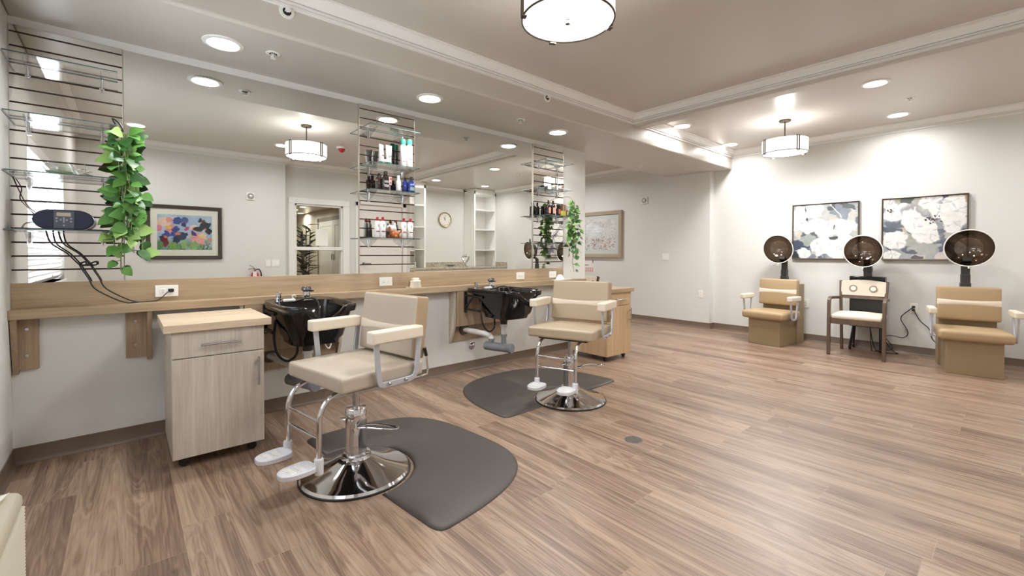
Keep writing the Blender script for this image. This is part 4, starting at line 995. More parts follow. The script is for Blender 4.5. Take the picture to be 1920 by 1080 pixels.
# ================================================================== STYLING CHAIRS  (local: +x forward, +y chair's left)
def styling_chair(x, y, ang, hs, vin, vinside, label, lever, root):
    t = thing('styling_chair', label, 'salon chair', (x, y, 0), ang, 'salon styling chairs')
    SX, SY, TH = 0.47, 0.53, 0.076
    MB().cushion((0, 0, hs - TH / 2), (SX, SY, TH), 0.015, (0, 0, 0.010)).build('seat_cushion', vin, t)
    MB().box(-0.17, 0.17, -0.2, 0.2, hs - TH - 0.02, hs - TH - 0.002).build('seat_plate', 'black', t)
    bx, bz0, bh = -0.215, hs + 0.010, 0.330
    tilt = Matrix.Translation((bx, 0, bz0)) @ Matrix.Rotation(math.radians(-7), 4, 'Y')
    mb = MB().cushion((0, 0, bh / 2), (0.080, 0.50, bh), 0.012, (0.004, 0, 0)); mb.xf(tilt)
    b = mb.build('backrest', vinside, t)
    mb = MB().cushion((0.016, 0, bh / 2), (0.060, 0.490, bh - 0.008), 0.010, (0.006, 0, 0)); mb.xf(tilt); mb.build('back_pad', vin, b)
    mb = MB().cushion((0.0165, 0, 0.150), (0.0625, 0.492, 0.052), 0.004, (0.0062, 0, 0)); mb.xf(tilt); tag(mb.build('cream_band', 'cream', b), 'cream band across the backrest')
    for s in (-1, 1):
        yy = s * (SY / 2 + 0.022)
        a = thing_part('armrest', t)
        MB().cushion((-0.045, yy, hs + 0.168), (0.30, 0.066, 0.062), 0.010).build('arm_pad', 'cream', a)
        zt, zb_ = hs + 0.140, hs - TH + 0.006
        pts = [(0.072, yy, zt), (0.055, yy, zb_ + 0.03), (0.048, yy, zb_ + 0.008), (0.030, yy, zb_), (-0.13, yy, zb_), (-0.158, yy, zb_ + 0.008), (-0.172, yy, zb_ + 0.035), (-0.192, yy, zt)]
        MB().tube(pts, (0.0055, 0.014), flat=(0, 1, 0)).build('arm_frame', 'silver', a, bevel=0.002)
        mb = MB()
        for q in (0.0, -0.10): mb.tube([(q, yy + s * 0.008, zb_), (q, yy - s * 0.06, zb_)], 0.006, 8); mb.sphere((q, yy + s * 0.010, zb_ + 0.004), 0.009, 10, 6)
        mb.build('arm_bolt', 'steel', a)
        y2 = s * 0.262
        st = MB().tube([(-0.05, y2, hs - 0.085), (-0.22, y2, hs - 0.082), (-0.262, y2, hs - 0.078), (-0.270, y2, hs - 0.05), (-0.258, y2, hs + 0.03), (-0.245, y2, hs + 0.07)], 0.006, 8).build('back_stay', 'chrome', t)
        MB().tube([(-0.259, y2, hs + 0.02), (-0.246, y2, hs + 0.065)], 0.009, 8).build('stay_sleeve', 'black', st)
    fz = 0.195
    for s in (-1, 1):
        yy = s * 0.155
        ft = MB().tube([(0.08, yy, hs - TH - 0.014), (0.18, yy, hs - TH - 0.018), (0.245, yy, hs - TH - 0.042), (0.280, yy, hs - TH - 0.10), (0.285, yy, hs - 0.26), (0.287, yy, fz - 0.015)], 0.0125, 12, smooth=5).build('footrest_tube', 'chrome', t)
        y3 = s * 0.118; mb = MB(); N = 32; pl = []
        for k in range(N):
            a = 2 * PI * k / N; c_, s_ = math.cos(a), math.sin(a)
            pl.append((0.372 + 0.080 * math.copysign(abs(c_) ** 0.72, c_), y3 + (0.060 - 0.010 * c_) * math.copysign(abs(s_) ** 0.72, s_)))
        mb.prism(pl, 'z', fz - 0.022, fz - 0.004); mb.lathe([(0.020, fz - 0.045), (0.021, fz + 0.025), (0.017, fz + 0.03)], 16, (0.287, s * 0.155, 0)); mb.box(0.283, 0.325, s * 0.13 - 0.020, s * 0.13 + 0.020, fz - 0.028, fz - 0.0065)
        mb.tube([(p[0] + (0.372 - p[0]) * .05, p[1] + (y3 - p[1]) * .05, fz - 0.004) for p in pl], 0.0045, 6, closed=True)
        fp = mb.build('footplate', 'grey_pl', ft, bevel=0.002)
        # raised tread marks on the plate
        mb = MB(); rr = random.Random(5)
        for i in range(2):
            for j in range(8):
                yq = y3 - 0.036 + j * 0.0095; h_ = 0.018 + 0.012 * rr.random()
                mb.box(0.345 + i * 0.042, 0.345 + i * 0.042 + h_, yq, yq + 0.004, fz - 0.007, fz - 0.0005)
        mb.build('tread_ribs', 'white', fp)
    for z in (hs - 0.205, hs - 0.285): MB().tube([(0.284, -0.155, z), (0.284, 0.155, z)], 0.006, 8).build('rung', 'chrome', t)
    MB().lathe([(0.275, 0.004), (0.278, 0.010), (0.270, 0.022), (0.235, 0.032), (0.15, 0.058), (0.100, 0.083), (0.078, 0.090), (0.074, 0.098), (0.072, 0.108), (0.064, 0.110), (0.0001, 0.110)], 56, cap=False).build('base_dome', 'chrome', t)
    MB().lathe([(0.272, 0.0), (0.284, 0.0), (0.285, 0.008), (0.278, 0.010)], 56, cap=False).build('base_rubber', 'ring', t)
    MB().lathe([(0.054, 0.108), (0.054, 0.25), (0.0545, 0.251), (0.0545, 0.345), (0.050, 0.352), (0.0001, 0.354)], 32, cap=False).build('pump_cylinder', 'chrome', t)
    MB().lathe([(0.018, 0.35), (0.018, hs - TH - 0.015)], 18).build('piston', 'steel', t)
    e = Vector((math.cos(lever - ang), math.sin(lever - ang), 0)); r_ = Vector((math.cos(root - ang), math.sin(root - ang), 0)); n_ = Vector((-e.y, e.x, 0)); z_ = Vector((0, 0, 1)); zl = 0.262
    p1 = r_ * 0.075 + z_ * zl
    mb = MB(); mb.tube([r_ * 0.048 + z_ * zl, r_ * 0.088 + z_ * zl], 0.011, 10)
    mb.tube([p1 - e * 0.012, p1 + e * 0.05 + n_ * 0.018 + z_ * 0.014, p1 + e * 0.13 + n_ * 0.024 + z_ * 0.010, p1 + e * 0.20 + n_ * 0.016, p1 + e * 0.215, p1 + e * 0.20 - n_ * 0.016, p1 + e * 0.13 - n_ * 0.020 + z_ * 0.006, p1 + e * 0.05 - n_ * 0.012 + z_ * 0.010], 0.0055, 8, smooth=4, closed=True)
    mb.build('pump_lever', 'chrome', t)
    MB().tube([-e * 0.048 + z_ * 0.285, -e * 0.082 + z_ * 0.285], 0.009, 8).build('pump_knob', 'chrome', t)
    return t
def thing_part(name, parent):
    o = bpy.data.objects.new(name, None); COL.objects.link(o); o.parent = parent; o.empty_display_size = 0.05; return o
styling_chair(0.925, 2.315, math.radians(190), 0.597, 'vinyl', 'vinyl_s', 'taupe vinyl salon chair in the foreground on the nearer black mat', math.radians(-38), math.radians(-112))
styling_chair(2.69, 2.36, math.radians(199), 0.598, 'vinyl_t', 'vinyl_s', 'tan vinyl salon chair farther back beside the second basin', math.radians(-20), math.radians(-60))

# ================================================================== MATS
def mat_obj(pts, label):
    """outline with a sloped rim"""
    n = len(pts); P = [Vector(p) for p in pts]; inn = []
    area = sum(P[i].x * P[(i + 1) % n].y - P[(i + 1) % n].x * P[i].y for i in range(n)); sg = 1 if area > 0 else -1
    for i in range(n):
        d1 = (P[i] - P[i - 1]).normalized(); d2 = (P[(i + 1) % n] - P[i]).normalized()
        m = Vector((-(d1.y + d2.y), d1.x + d2.x)) * sg
        m = m.normalized() if m.length > 1e-6 else Vector((0, 0))
        inn.append(P[i] + m * 0.030)
    vs = [(p.x, p.y, 0.0005) for p in P] + [(p.x, p.y, 0.003) for p in P] + [(p.x * .5 + q.x * .5, p.y * .5 + q.y * .5, 0.0125) for p, q in zip(P, inn)] + [(q.x, q.y, 0.016) for q in inn]
    fs = [(j * n + i, j * n + (i + 1) % n, (j + 1) * n + (i + 1) % n, (j + 1) * n + i) for j in range(3) for i in range(n)]
    fs += [tuple(range(3 * n, 4 * n)), tuple(range(n - 1, -1, -1))]
    ob = MB().add(vs, fs).build('floor_mat', 'rubber', None, angle=60)
    tag(ob, label, 'mat', 'anti fatigue mats'); return ob
def arcpts(cx, cy_, r, a0, a1, n, sx=1.0, sy=1.0):
    return [(cx + sx * r * math.cos(a0 + (a1 - a0) * k / n), cy_ + sy * r * math.sin(a0 + (a1 - a0) * k / n)) for k in range(n + 1)]
def salon_mat(c, ang, R, depth, base, br, label, ex=0.60, ey=0.70):
    """straight edge through c with direction ang, round side to the left of it, with a circular bite for the chair base"""
    # local frame: u along the straight edge, v into the round side
    ca, sa = math.cos(ang), math.sin(ang)
    W = lambda u, v: (c[0] + u * ca - v * sa, c[1] + u * sa + v * ca)
    du, dv = base[0] - c[0], base[1] - c[1]
    bu, bv = du * ca + dv * sa, -du * sa + dv * ca
    pts = []
    # round side as a super-ellipse from u=+R to u=-R
    co_ = [(R - 0.07, 0.0), (R - 0.03, 0.006), (R - 0.008, 0.022), (R, 0.055)]
    pts += [W(*q) for q in co_]
    for k in range(81):
        a = PI * k / 80
        if depth * abs(math.sin(a)) ** ey < 0.09: continue
        pts.append(W(R * math.copysign(abs(math.cos(a)) ** ex, math.cos(a)), depth * abs(math.sin(a)) ** ey))
    pts += [W(-u, v) for u, v in co_[::-1]]
    # straight edge back with the bite
    if abs(bv) < br:
        h = math.sqrt(br * br - bv * bv)
        a0 = math.atan2(-bv, -h); a1 = math.atan2(-bv, h)
        # go round the bite on its +v side
        if a0 < 0: a0 += 2 * PI
        n = 18
        for k in range(n + 1):
            a = a0 + (a1 - a0) * k / n if a1 < a0 else a0 + (a1 - 2 * PI - a0) * k / n
            pts.append(W(bu + br * math.cos(a), bv + br * math.sin(a)))
    return mat_obj(pts[::-1], label)
M1A, M1B = Vector((0.835, 2.92)), Vector((0.980, 1.575))
c1 = (M1A + M1B) / 2; a1_ = math.atan2((M1A - M1B).y, (M1A - M1B).x)
salon_mat((c1.x, c1.y), a1_ + PI, (M1A - M1B).length / 2, 0.80, (0.925, 2.315), 0.30, 'black rubber salon mat under the nearer chair')
M2A, M2B = Vector((2.02, 2.37)), Vector((3.40, 2.42))
c2 = (M2A + M2B) / 2; a2_ = math.atan2((M2B - M2A).y, (M2B - M2A).x)
salon_mat((c2.x, c2.y), a2_, (M2A - M2B).length / 2, 0.92, (2.69, 2.36), 0.295, 'black rubber salon mat under the farther chair', 0.74, 0.76)

# ================================================================== HOOD DRYERS
def hood(parent, c, R=0.186, tilt=0.0):
    """half dome, open mouth facing local +x (slightly down)"""
    h = thing_part('dryer_hood', parent); h.location = c; h.rotation_euler = (0, tilt, 0)
    prof = []; n = 14
    for k in range(n + 1):
        a = (PI / 2) * k / n; prof.append((max(1e-5, R * math.sin(a)), -R * 0.92 * math.cos(a)))
    MB().lathe(prof, 40, ax='x', cap=False).build('tinted_shell', M_TINT, h)
    mb = MB(); mb.tube([(0.0, (R + 0.001) * math.cos(a), (R + 0.001) * math.sin(a)) for a in [k * 2 * PI / 40 for k in range(40)]], 0.0055, 8, closed=True); mb.build('hood_rim', 'plastic_w', h)
    mb = MB(); mb.tube([(0.0, 0, -R - 0.002), (0.012, 0, -R - 0.022)], 0.007, 8); mb.build('hood_tab', 'plastic_w', h)
    return h
def tinted_dome():
    m = bpy.data.materials.new('brown_tinted_acrylic'); m.use_nodes = True; nt = m.node_tree; nt.nodes.clear()
    out = nt.nodes.new('ShaderNodeOutputMaterial'); mx = nt.nodes.new('ShaderNodeMixShader'); lw = nt.nodes.new('ShaderNodeLayerWeight'); lw.inputs[0].default_value = 0.5
    t = nt.nodes.new('ShaderNodeBsdfTransparent'); g = nt.nodes.new('ShaderNodeBsdfGlossy'); g.inputs['Roughness'].default_value = 0.06; g.inputs[0].default_value = (0.9, 0.82, 0.74, 1)
    nt.links.new(mix(nt, (0.115, 0.078, 0.052, 1), (0.035, 0.023, 0.016, 1), lw.outputs['Facing']), t.inputs[0])
    f = math_(nt, 'ADD', math_(nt, 'MULTIPLY', math_(nt, 'POWER', lw.outputs['Facing'], 3.0), 0.25), 0.11)
    nt.links.new(f, mx.inputs[0]); nt.links.new(t.outputs[0], mx.inputs[1]); nt.links.new(g.outputs[0], mx.inputs[2]); nt.links.new(mx.outputs[0], out.inputs[0]); return m
M_TINT = tinted_dome()
def world_part(name, parent):
    o = thing_part(name, parent); p = Matrix.Translation(parent.location) @ parent.rotation_euler.to_matrix().to_4x4()
    o.matrix_parent_inverse = p.inverted(); return o
def dryer_chair(x, y, ang, label):
    t = thing('dryer_chair', label, 'dryer chair', (x, y, 0), ang, 'camel dryer chairs')
    MB().box(-0.20, 0.225, -0.195, 0.195, 0.0, 0.335).build('chair_base', 'drybase', t, bevel=0.003)
    MB().box(-0.40, -0.20, -0.215, 0.215, 0.0, 0.775).build('back_box', 'drybase', t, bevel=0.003)
    MB().cushion((0.045, 0, 0.385), (0.50, 0.52, 0.098), 0.035, (0, 0, 0.010)).build('seat_cushion', 'dryvinyl', t)
    b = MB().cushion((-0.155, 0, 0.665), (0.09, 0.47, 0.345), 0.022, (0.012, 0, 0)).xf(Matrix.Translation((-0.16, 0, 0.5)) @ Matrix.Rotation(math.radians(-5), 4, 'Y') @ Matrix.Translation((0.16, 0, -0.5))).build('backrest', 'dryvinyl', t)
    mb = MB().cushion((-0.150, 0, 0.672), (0.091, 0.465, 0.062), 0.008, (0.012, 0, 0)).xf(Matrix.Translation((-0.16, 0, 0.5)) @ Matrix.Rotation(math.radians(-5), 4, 'Y') @ Matrix.Translation((0.16, 0, -0.5))); tag(mb.build('cream_band', 'cream', b), 'cream band across the backrest')
    for s in (-1, 1):
        yy = s * 0.292; a = thing_part('armrest', t)
        MB().cushion((0.075, yy, 0.605), (0.27, 0.062, 0.062), 0.014).build('arm_pad', 'cream', a)
        MB().tube([(0.165, yy, 0.578), (0.135, yy, 0.375), (0.125, yy, 0.352), (0.105, yy, 0.345), (0.04, yy, 0.345), (0.022, yy, 0.352), (0.012, yy, 0.372), (-0.03, yy, 0.578)], (0.006, 0.014), flat=(0, 1, 0)).build('arm_frame', 'silver', a, bevel=0.002)
        MB().tube([(0.08, yy, 0.345), (0.08, s * 0.2, 0.345)], 0.008, 8).build('arm_bolt', 'steel', a)
    arm = MB().box(-0.36, -0.30, -0.036, 0.036, 0.30, 0.96).box(-0.365, -0.295, -0.041, 0.041, 0.76, 0.87).build('hood_post', 'dgrey', t, bevel=0.004)
    MB().tube([(-0.33, 0, 0.90), (-0.33, 0, 1.07), (-0.24, 0, 1.12)], (0.034, 0.02), flat=(0, 1, 0)).build('hood_arm', 'dgrey', t, bevel=0.003)
    MB().box(-0.40, -0.20, -0.14, 0.14, 0.776, 0.786).build('top_plate', 'black', t)
    hood(t, (-0.13, 0, 1.235), 0.186, math.radians(6))
    return t
dryer_chair(6.425, 2.13, math.radians(173.5), 'camel vinyl dryer chair on the left, in the far corner')
DRYC = dryer_chair(6.365, 0.31, math.radians(190.5), 'camel vinyl dryer chair on the right edge, largest of the dryers')

# the stand dryer behind the wooden chair
STAND = t = thing('stand_dryer', 'black hood dryer on a wheeled stand behind the wooden armchair', 'hair dryer', (6.855, 1.215, 0), math.radians(180), None)
MB().box(-0.06, 0.055, -0.17, 0.17, 0.28, 0.885).build('housing', 'dgrey', t, bevel=0.008)
MB().box(-0.062, 0.058, -0.173, 0.173, 0.80, 0.90).build('top_cover', cm('gloss_black_plastic', rgb(26, 26, 27), 0.12), t, bevel=0.012, seg=3)
MB().box(-0.03, 0.025, -0.038, 0.038, 0.89, 1.06).box(-0.034, 0.03, -0.043, 0.043, 0.96, 1.01).build('hood_post', 'dgrey', t, bevel=0.004)
hood(t, (0.285, 0, 1.205), 0.186, math.radians(4)); MB().tube([(0.0, 0, 1.03), (0.05, 0, 1.09), (0.13, 0, 1.12)], (0.03, 0.018), flat=(0, 1, 0)).build('hood_arm', 'dgrey', t)
for s in (-1, 1):
    for q in (-1, 1):
        MB().tube([(q * 0.03, s * 0.13, 0.29), (q * 0.085 + 0.025, s * 0.145, 0.055)], 0.013, 8).build('leg', 'black', t)
        mb = MB(); mb.lathe([(0.0001, -0.012), (0.024, -0.012), (0.028, -0.006), (0.028, 0.006), (0.024, 0.012), (0.0001, 0.012)], 16, (q * 0.085 + 0.025, s * 0.147, 0.028), 'y', cap=False); mb.build('caster', 'black', t)

# ================================================================== WOODEN ARMCHAIRS
def wood_chair(x, y, ang, label):
    t = thing('wooden_armchair', label, 'armchair', (x, y, 0), ang, 'wooden armchairs')
    for s in (-1, 1):
        yy = s * 0.25
        MB().tube([(0.232, yy, 0.0), (0.228, yy, 0.40), (0.225, yy, 0.59), (0.215, yy, 0.632), (0.185, yy, 0.655), (0.14, yy, 0.660), (-0.215, yy * 0.93, 0.640)], (0.017, 0.0165), flat=(0, 1, 0)).build('leg', 'wal', t, bevel=0.005, seg=2)
        MB().tube([(-0.255, s * 0.205, 0.0), (-0.205, s * 0.205, 0.40), (-0.215, s * 0.212, 0.60), (-0.275, s * 0.222, 0.845)], (0.014, 0.022), flat=(0, 1, 0)).build('leg', 'wal', t, bevel=0.004)
    mb = MB(); mb.box(0.205, 0.235, -0.24, 0.24, 0.365, 0.43).box(-0.215, -0.19, -0.2, 0.2, 0.365, 0.42)
    for s in (-1, 1): mb.prism([(-0.2, s * 0.195), (-0.2, s * 0.215), (0.22, s * 0.25), (0.22, s * 0.23)], 'z', 0.365, 0.425)
    mb.build('seat_apron', 'wal', t, bevel=0.002)
    MB().cushion((0.012, 0, 0.448), (0.45, 0.465, 0.06), 0.026, (0, 0, 0.026)).build('seat_cushion', 'cream', t)
    def curved(z0, z1, th, x0, tiltdx, arch=0.0, off=0.0):
        mb = MB(); n = 14; vs = []
        for k in range(n + 1):
            u = -1 + 2 * k / n; yy = u * 0.212; bow = -0.018 * (1 - u * u)
            for (z, dx) in ((z0, 0), (z1 + arch * (1 - u * u), tiltdx)):
                for q in (0, th): vs.append((x0 + dx + bow + q + off, yy, z))
        fs = []
        for k in range(n):
            a, b = 4 * k, 4 * k + 4
            fs += [(a, b, b + 2, a + 2), (a + 1, a + 3, b + 3, b + 1), (a, a + 1, b + 1, b), (a + 2, b + 2, b + 3, a + 3)]
        fs += [(0, 2, 3, 1), (4 * n, 4 * n + 1, 4 * n + 3, 4 * n + 2)]
        mb.add(vs, fs); return mb
    curved(0.635, 0.672, 0.024, -0.235, -0.01).build('back_rail', 'wal', t)
    bp = curved(0.672, 0.838, 0.026, -0.238, -0.030, 0.022).build('back_panel', cm('back_fabric', rgb(216, 206, 190), 0.7), t, bevel=0.003)
    for s in (-1, 1):
        u = s * 0.095 / 0.212; bow = -0.018 * (1 - u * u)
        m_ = Matrix.Translation((-0.238 - 0.0155 + bow + 0.0312, s * 0.095, 0.757)) @ Matrix.Rotation(math.radians(-10), 4, 'Y') @ Matrix.Rotation(s * math.radians(-9), 4, 'Z')
        tag(MB().lathe([(0.0001, 0.0), (0.040, 0.0005)], 24, ax='x', cap=False).xf(m_).build('ring_motif', cm('ring_brown', rgb(138, 124, 106), .7), bp), 'grey brown ring motif')
        MB().lathe([(0.0001, 0.0035), (0.027, 0.0030)], 24, ax='x', cap=False).xf(m_).build('motif_centre', cm('ring_cream', rgb(240, 232, 216), .7), bp)
    for s in (-1, 1):
        u = s * 0.095 / 0.212; bow = -0.018 * (1 - u * u)
        m_ = Matrix.Translation((-0.238 - 0.0155 + bow - 0.005, s * 0.095, 0.757)) @ Matrix.Rotation(math.radians(-10), 4, 'Y') @ Matrix.Rotation(PI + s * math.radians(-9), 4, 'Z')
        tag(MB().lathe([(0.0001, 0.0), (0.040, 0.0005)], 24, ax='x', cap=False).xf(m_).build('ring_motif', cm('ring_brown', rgb(138, 124, 106), .7), bp), 'grey brown ring motif')
        MB().lathe([(0.0001, 0.0035), (0.027, 0.0030)], 24, ax='x', cap=False).xf(m_).build('motif_centre', cm('ring_cream', rgb(240, 232, 216), .7), bp)
    return t
wood_chair(6.435, 1.215, math.radians(182.5), 'wooden armchair with cream seat in front of the stand dryer')
wood_chair(4.85, 4.21, math.radians(90), 'wooden armchair behind the wall end, only a corner of its back showing')

# dryer cords
t = world_part('power_cable', STAND)
MB().tube([(6.945, 0.804, 0.55), (6.92, 0.825, 0.53), (6.91, 0.91, 0.42), (6.905, 0.86, 0.30), (6.90, 0.845, 0.235), (6.89, 0.89, 0.19), (6.88, 1.0, 0.20), (6.86, 1.05, 0.17), (6.86, 1.0, 0.06), (6.85, 0.95, 0.012), (6.82, 0.92, 0.008), (6.78, 0.98, 0.006), (6.79, 1.08, 0.006), (6.82, 1.14, 0.05), (6.83, 1.18, 0.26), (6.845, 1.2, 0.34)], 0.0048, 7, smooth=7).build('cable', 'black', t)
MB().tube([(6.86, 1.04, 0.17), (6.84, 0.97, 0.06), (6.83, 1.04, 0.02), (6.80, 1.12, 0.008), (6.80, 1.16, 0.008), (6.82, 1.18, 0.30)], 0.0048, 7, smooth=7).build('cable_loop', 'black', t)
MB().cushion((6.942, 0.804, 0.557), (0.03, 0.028, 0.022), 0.006).build('plug', 'black', t)
t = world_part('power_cable', DRYC)
MB().tube([(6.945, 0.800, 0.515), (6.92, 0.79, 0.50), (6.91, 0.74, 0.40), (6.905, 0.665, 0.32), (6.90, 0.64, 0.22), (6.895, 0.60, 0.17), (6.885, 0.54, 0.155), (6.86, 0.44, 0.17), (6.83, 0.40, 0.2)], 0.0048, 7, smooth=7).build('cable', 'black', t)
MB().cushion((6.942, 0.804, 0.521), (0.03, 0.028, 0.022), 0.006).build('plug', 'black', t)

# ================================================================== PAINTINGS
class Canvas:
    def __init__(s, w, h, col, seed):
        s.w, s.h = w, h; s.r = np.random.RandomState(seed)
        s.a = np.ones((h, w, 3)) * np.array([lin(c) for c in col]); s.Y, s.X = np.mgrid[0:h, 0:w]; s.X = (s.X + .5) / w; s.Y = (s.Y + .5) / h
        s.asp = w / h
    def nz(s, f, k=4):
        out = np.zeros((s.h, s.w)); amp = 1.0
        for o in range(k):
            n = int(f * 2 ** o) + 2; g = s.r.rand(n + 1, n + 1)
            y = s.Y * (n - 1); x = s.X * (n - 1); yi = y.astype(int); xi = x.astype(int); fy = y - yi; fx = x - xi
            fy = fy * fy * (3 - 2 * fy); fx = fx * fx * (3 - 2 * fx)
            out += amp * ((g[yi, xi] * (1 - fx) + g[yi, xi + 1] * fx) * (1 - fy) + (g[yi + 1, xi] * (1 - fx) + g[yi + 1, xi + 1] * fx) * fy - .5); amp *= .55
        return out
    def put(s, m, col, var=0.10):
        c = np.array([lin(v) for v in col]); t = (1 + var * 2 * s.nz(7, 3))[..., None]
        s.a = s.a * (1 - m[..., None]) + np.clip(c * t, 0, 1) * m[..., None]
    def blob(s, cx, cy, rx, ry, col, rot=0, rag=0.25, soft=0.12, var=0.10, edge=None):
        rag *= 1.9
        c, n = math.cos(math.radians(rot)), math.sin(math.radians(rot))
        dx, dy = (s.X - cx) * s.asp, s.Y - cy
        u = (dx * c + dy * n) / (rx * s.asp); v = (-dx * n + dy * c) / ry
        d = np.sqrt(u * u + v * v) + rag * s.nz(6, 3)
        m = np.clip((1 - d) / soft, 0, 1)
        s.put(m, col, var)
        if edge is not None:
            e = np.clip(1 - np.abs(d - 0.86) / 0.13, 0, 1) * m * np.clip(0.5 + 2.0 * s.nz(5, 2), 0, 1); s.put(e * 0.75, edge, .05)
    def line(s, x0, y0, x1, y1, wd, col):
        dx, dy = x1 - x0, y1 - y0; L = dx * dx + dy * dy + 1e-9
        t = np.clip(((s.X - x0) * dx + (s.Y - y0) * dy) / L, 0, 1)
        d = np.hypot((s.X - x0 - t * dx) * s.asp, s.Y - y0 - t * dy); s.put(np.clip((wd - d) / (wd * .5), 0, 1), col, .1)
def warp(c, amp, f):
    def sm(a):
        k = 3; q = np.pad(a, k, mode='edge'); return sum(q[i:i + a.shape[0], j:j + a.shape[1]] for i in range(2 * k + 1) for j in range(2 * k + 1)) / (2 * k + 1) ** 2
    dx = c.nz(f, 4) * amp; dy = c.nz(f, 4) * amp
    xi = np.clip(((c.X + dx) * c.w).astype(int), 0, c.w - 1); yi = np.clip(((c.Y + dy) * c.h).astype(int), 0, c.h - 1)
    c.a = c.a[yi, xi]; st = 1 + 0.10 * c.nz(22, 2) + 0.06 * c.nz(50, 1); c.a = np.clip(c.a * st[..., None], 0, 0.93); return c
def mute(col, k=0.28, up=0.98):
    g = sum(col) / 3; return tuple(min(255, (c_ + (g - c_) * k) * up) for c_ in col)
m_art, nt_, p_ = newmat('art_pigment'); at_ = nt_.nodes.new('ShaderNodeVertexColor'); at_.layer_name = 'pigment'
nt_.links.new(at_.outputs['Color'], p_.inputs['Base Color']); p_.inputs['Roughness'].default_value = 0.55; M['art'] = m_art
m_artg = m_art.copy(); m_artg.name = 'art_under_glass'; m_artg.node_tree.nodes['Principled BSDF'].inputs['Roughness'].default_value = 0.12; M['artg'] = m_artg
def art_mesh(cv, W, H, y, name, parent, m='art', flip=False):
    """canvas centred on local x/z origin, facing +y; left of the picture is +x (as the viewer sees it)"""
    w, h = cv.w, cv.h
    vs = [((0.5 - (i / w)) * W, y, (0.5 - j / h) * H) for j in range(h + 1) for i in range(w + 1)]
    fs = [(j * (w + 1) + i, j * (w + 1) + i + 1, (j + 1) * (w + 1) + i + 1, (j + 1) * (w + 1) + i) for j in range(h) for i in range(w)]
    me = bpy.data.meshes.new(name); me.from_pydata(vs, [], fs); me.materials.append(M[m])
    at = me.color_attributes.new('pigment', 'FLOAT_COLOR', 'CORNER')
    a = cv.a[:, ::-1] if flip else cv.a
    c = np.ones((h * w, 4, 4), dtype=np.float32); c[:, :, :3] = a.reshape(-1, 1, 3)
    at.data.foreach_set('color', c.ravel())
    o = bpy.data.objects.new(name, me); COL.objects.link(o); o.parent = parent; return o
def frame(parent, W, H, fw, fd, m, y0=0.002):
    mb = MB(); a, b = W / 2, H / 2
    prof = [(0, 0), (0, fd), (fw * 0.25, fd + 0.002), (fw, fd * 0.8), (fw, 0)]
    cs = [(-1, -1), (1, -1), (1, 1), (-1, 1)]; vs = []
    for (sx_, sz) in cs:
        for (w_, d_) in prof: vs.append((sx_ * (a - w_), y0 + d_, sz * (b - w_)))
    n = len(prof)
    fs = [(i * n + k, i * n + (k + 1) % n, ((i + 1) % 4) * n + (k + 1) % n, ((i + 1) % 4) * n + k) for i in range(4) for k in range(n)]
    mb.add(vs, fs); return mb.build('frame', m, parent, angle=20)
FRM = cm('dark_bronze_frame', rgb(88, 76, 64), 0.35, metal=0.3)

def PET(c, x, y, rx, ry, col, sh):
    c.blob(x, y + .012, rx * 1.04, ry * 1.04, (150, 154, 158), rag=.3, soft=.35)
    c.blob(x, y, rx, ry, col, rag=.28, var=.06, soft=.10)
    for k in range(7):
        a = c.r.rand() * 2 * PI; q = .55 + .35 * c.r.rand()
        c.line(x + rx * .15 * math.cos(a), y + ry * .15 * math.sin(a), x + rx * q * math.cos(a + .2), y + ry * q * math.sin(a + .2), .010, [(206, 207, 208), sh, (238, 238, 236)][k % 3])
def paint1():
    c = Canvas(200, 200, (178, 180, 180), 3); WHT = (228, 228, 225); sh = (188, 191, 194)
    c.put(np.clip(0.5 + 1.6 * c.nz(4), 0, 1), (160, 166, 172)); c.put(np.clip(-0.1 + 1.8 * c.nz(5), 0, 1), (196, 190, 178))
    X = lambda x: (x - 55) / 650; Yv = lambda x, y: (y - (145 - (x - 55) * 0.065)) / (535 + (x - 55) * 0.065)
    def B(x, y, rx, ry, col, **k): c.blob(X(x), Yv(x, y), rx / 650, ry / 555, mute(col), **k)
    for a in ((540, 150, 110, 42, (92, 98, 104)), (490, 195, 100, 55, (120, 134, 150)), (640, 250, 70, 90, (192, 192, 182)), (560, 230, 60, 50, (128, 142, 158)), (690, 340, 40, 70, (112, 126, 146)),
              (120, 440, 70, 50, (206, 196, 180)), (260, 440, 90, 40, (88, 98, 104)), (180, 420, 60, 30, (70, 84, 108)), (190, 495, 85, 60, (150, 164, 156)), (100, 550, 70, 60, (62, 76, 104)), (210, 565, 80, 32, (66, 82, 116)), (80, 640, 50, 50, (50, 54, 62)),
              (400, 650, 80, 36, (70, 90, 122)), (250, 660, 40, 30, (120, 130, 148)), (470, 280, 50, 40, (206, 190, 172))): B(*a, rag=.5)
    for a in ((110, 240, 92, 85), (270, 190, 115, 58), (205, 370, 76, 52), (300, 310, 95, 62), (90, 350, 60, 50), (395, 375, 95, 88), (572, 360, 98, 78), (560, 520, 150, 80), (350, 545, 108, 85), (500, 600, 130, 80), (180, 625, 66, 48)): PET(c, X(a[0]), Yv(a[0], a[1]), a[2] * 1.12 / 650, a[3] * 1.12 / 555, WHT, sh)
    for a in ((200, 280, 18, 14), (182, 190, 8, 34), (462, 465, 34, 18), (470, 340, 12, 30)): B(*a, (70, 76, 80), rag=.6)
    c.line(X(430), Yv(430, 130), X(560), Yv(560, 260), .008, (220, 222, 222)); c.line(X(500), Yv(500, 250), X(540), Yv(540, 270), .008, (176, 160, 110))
    return c
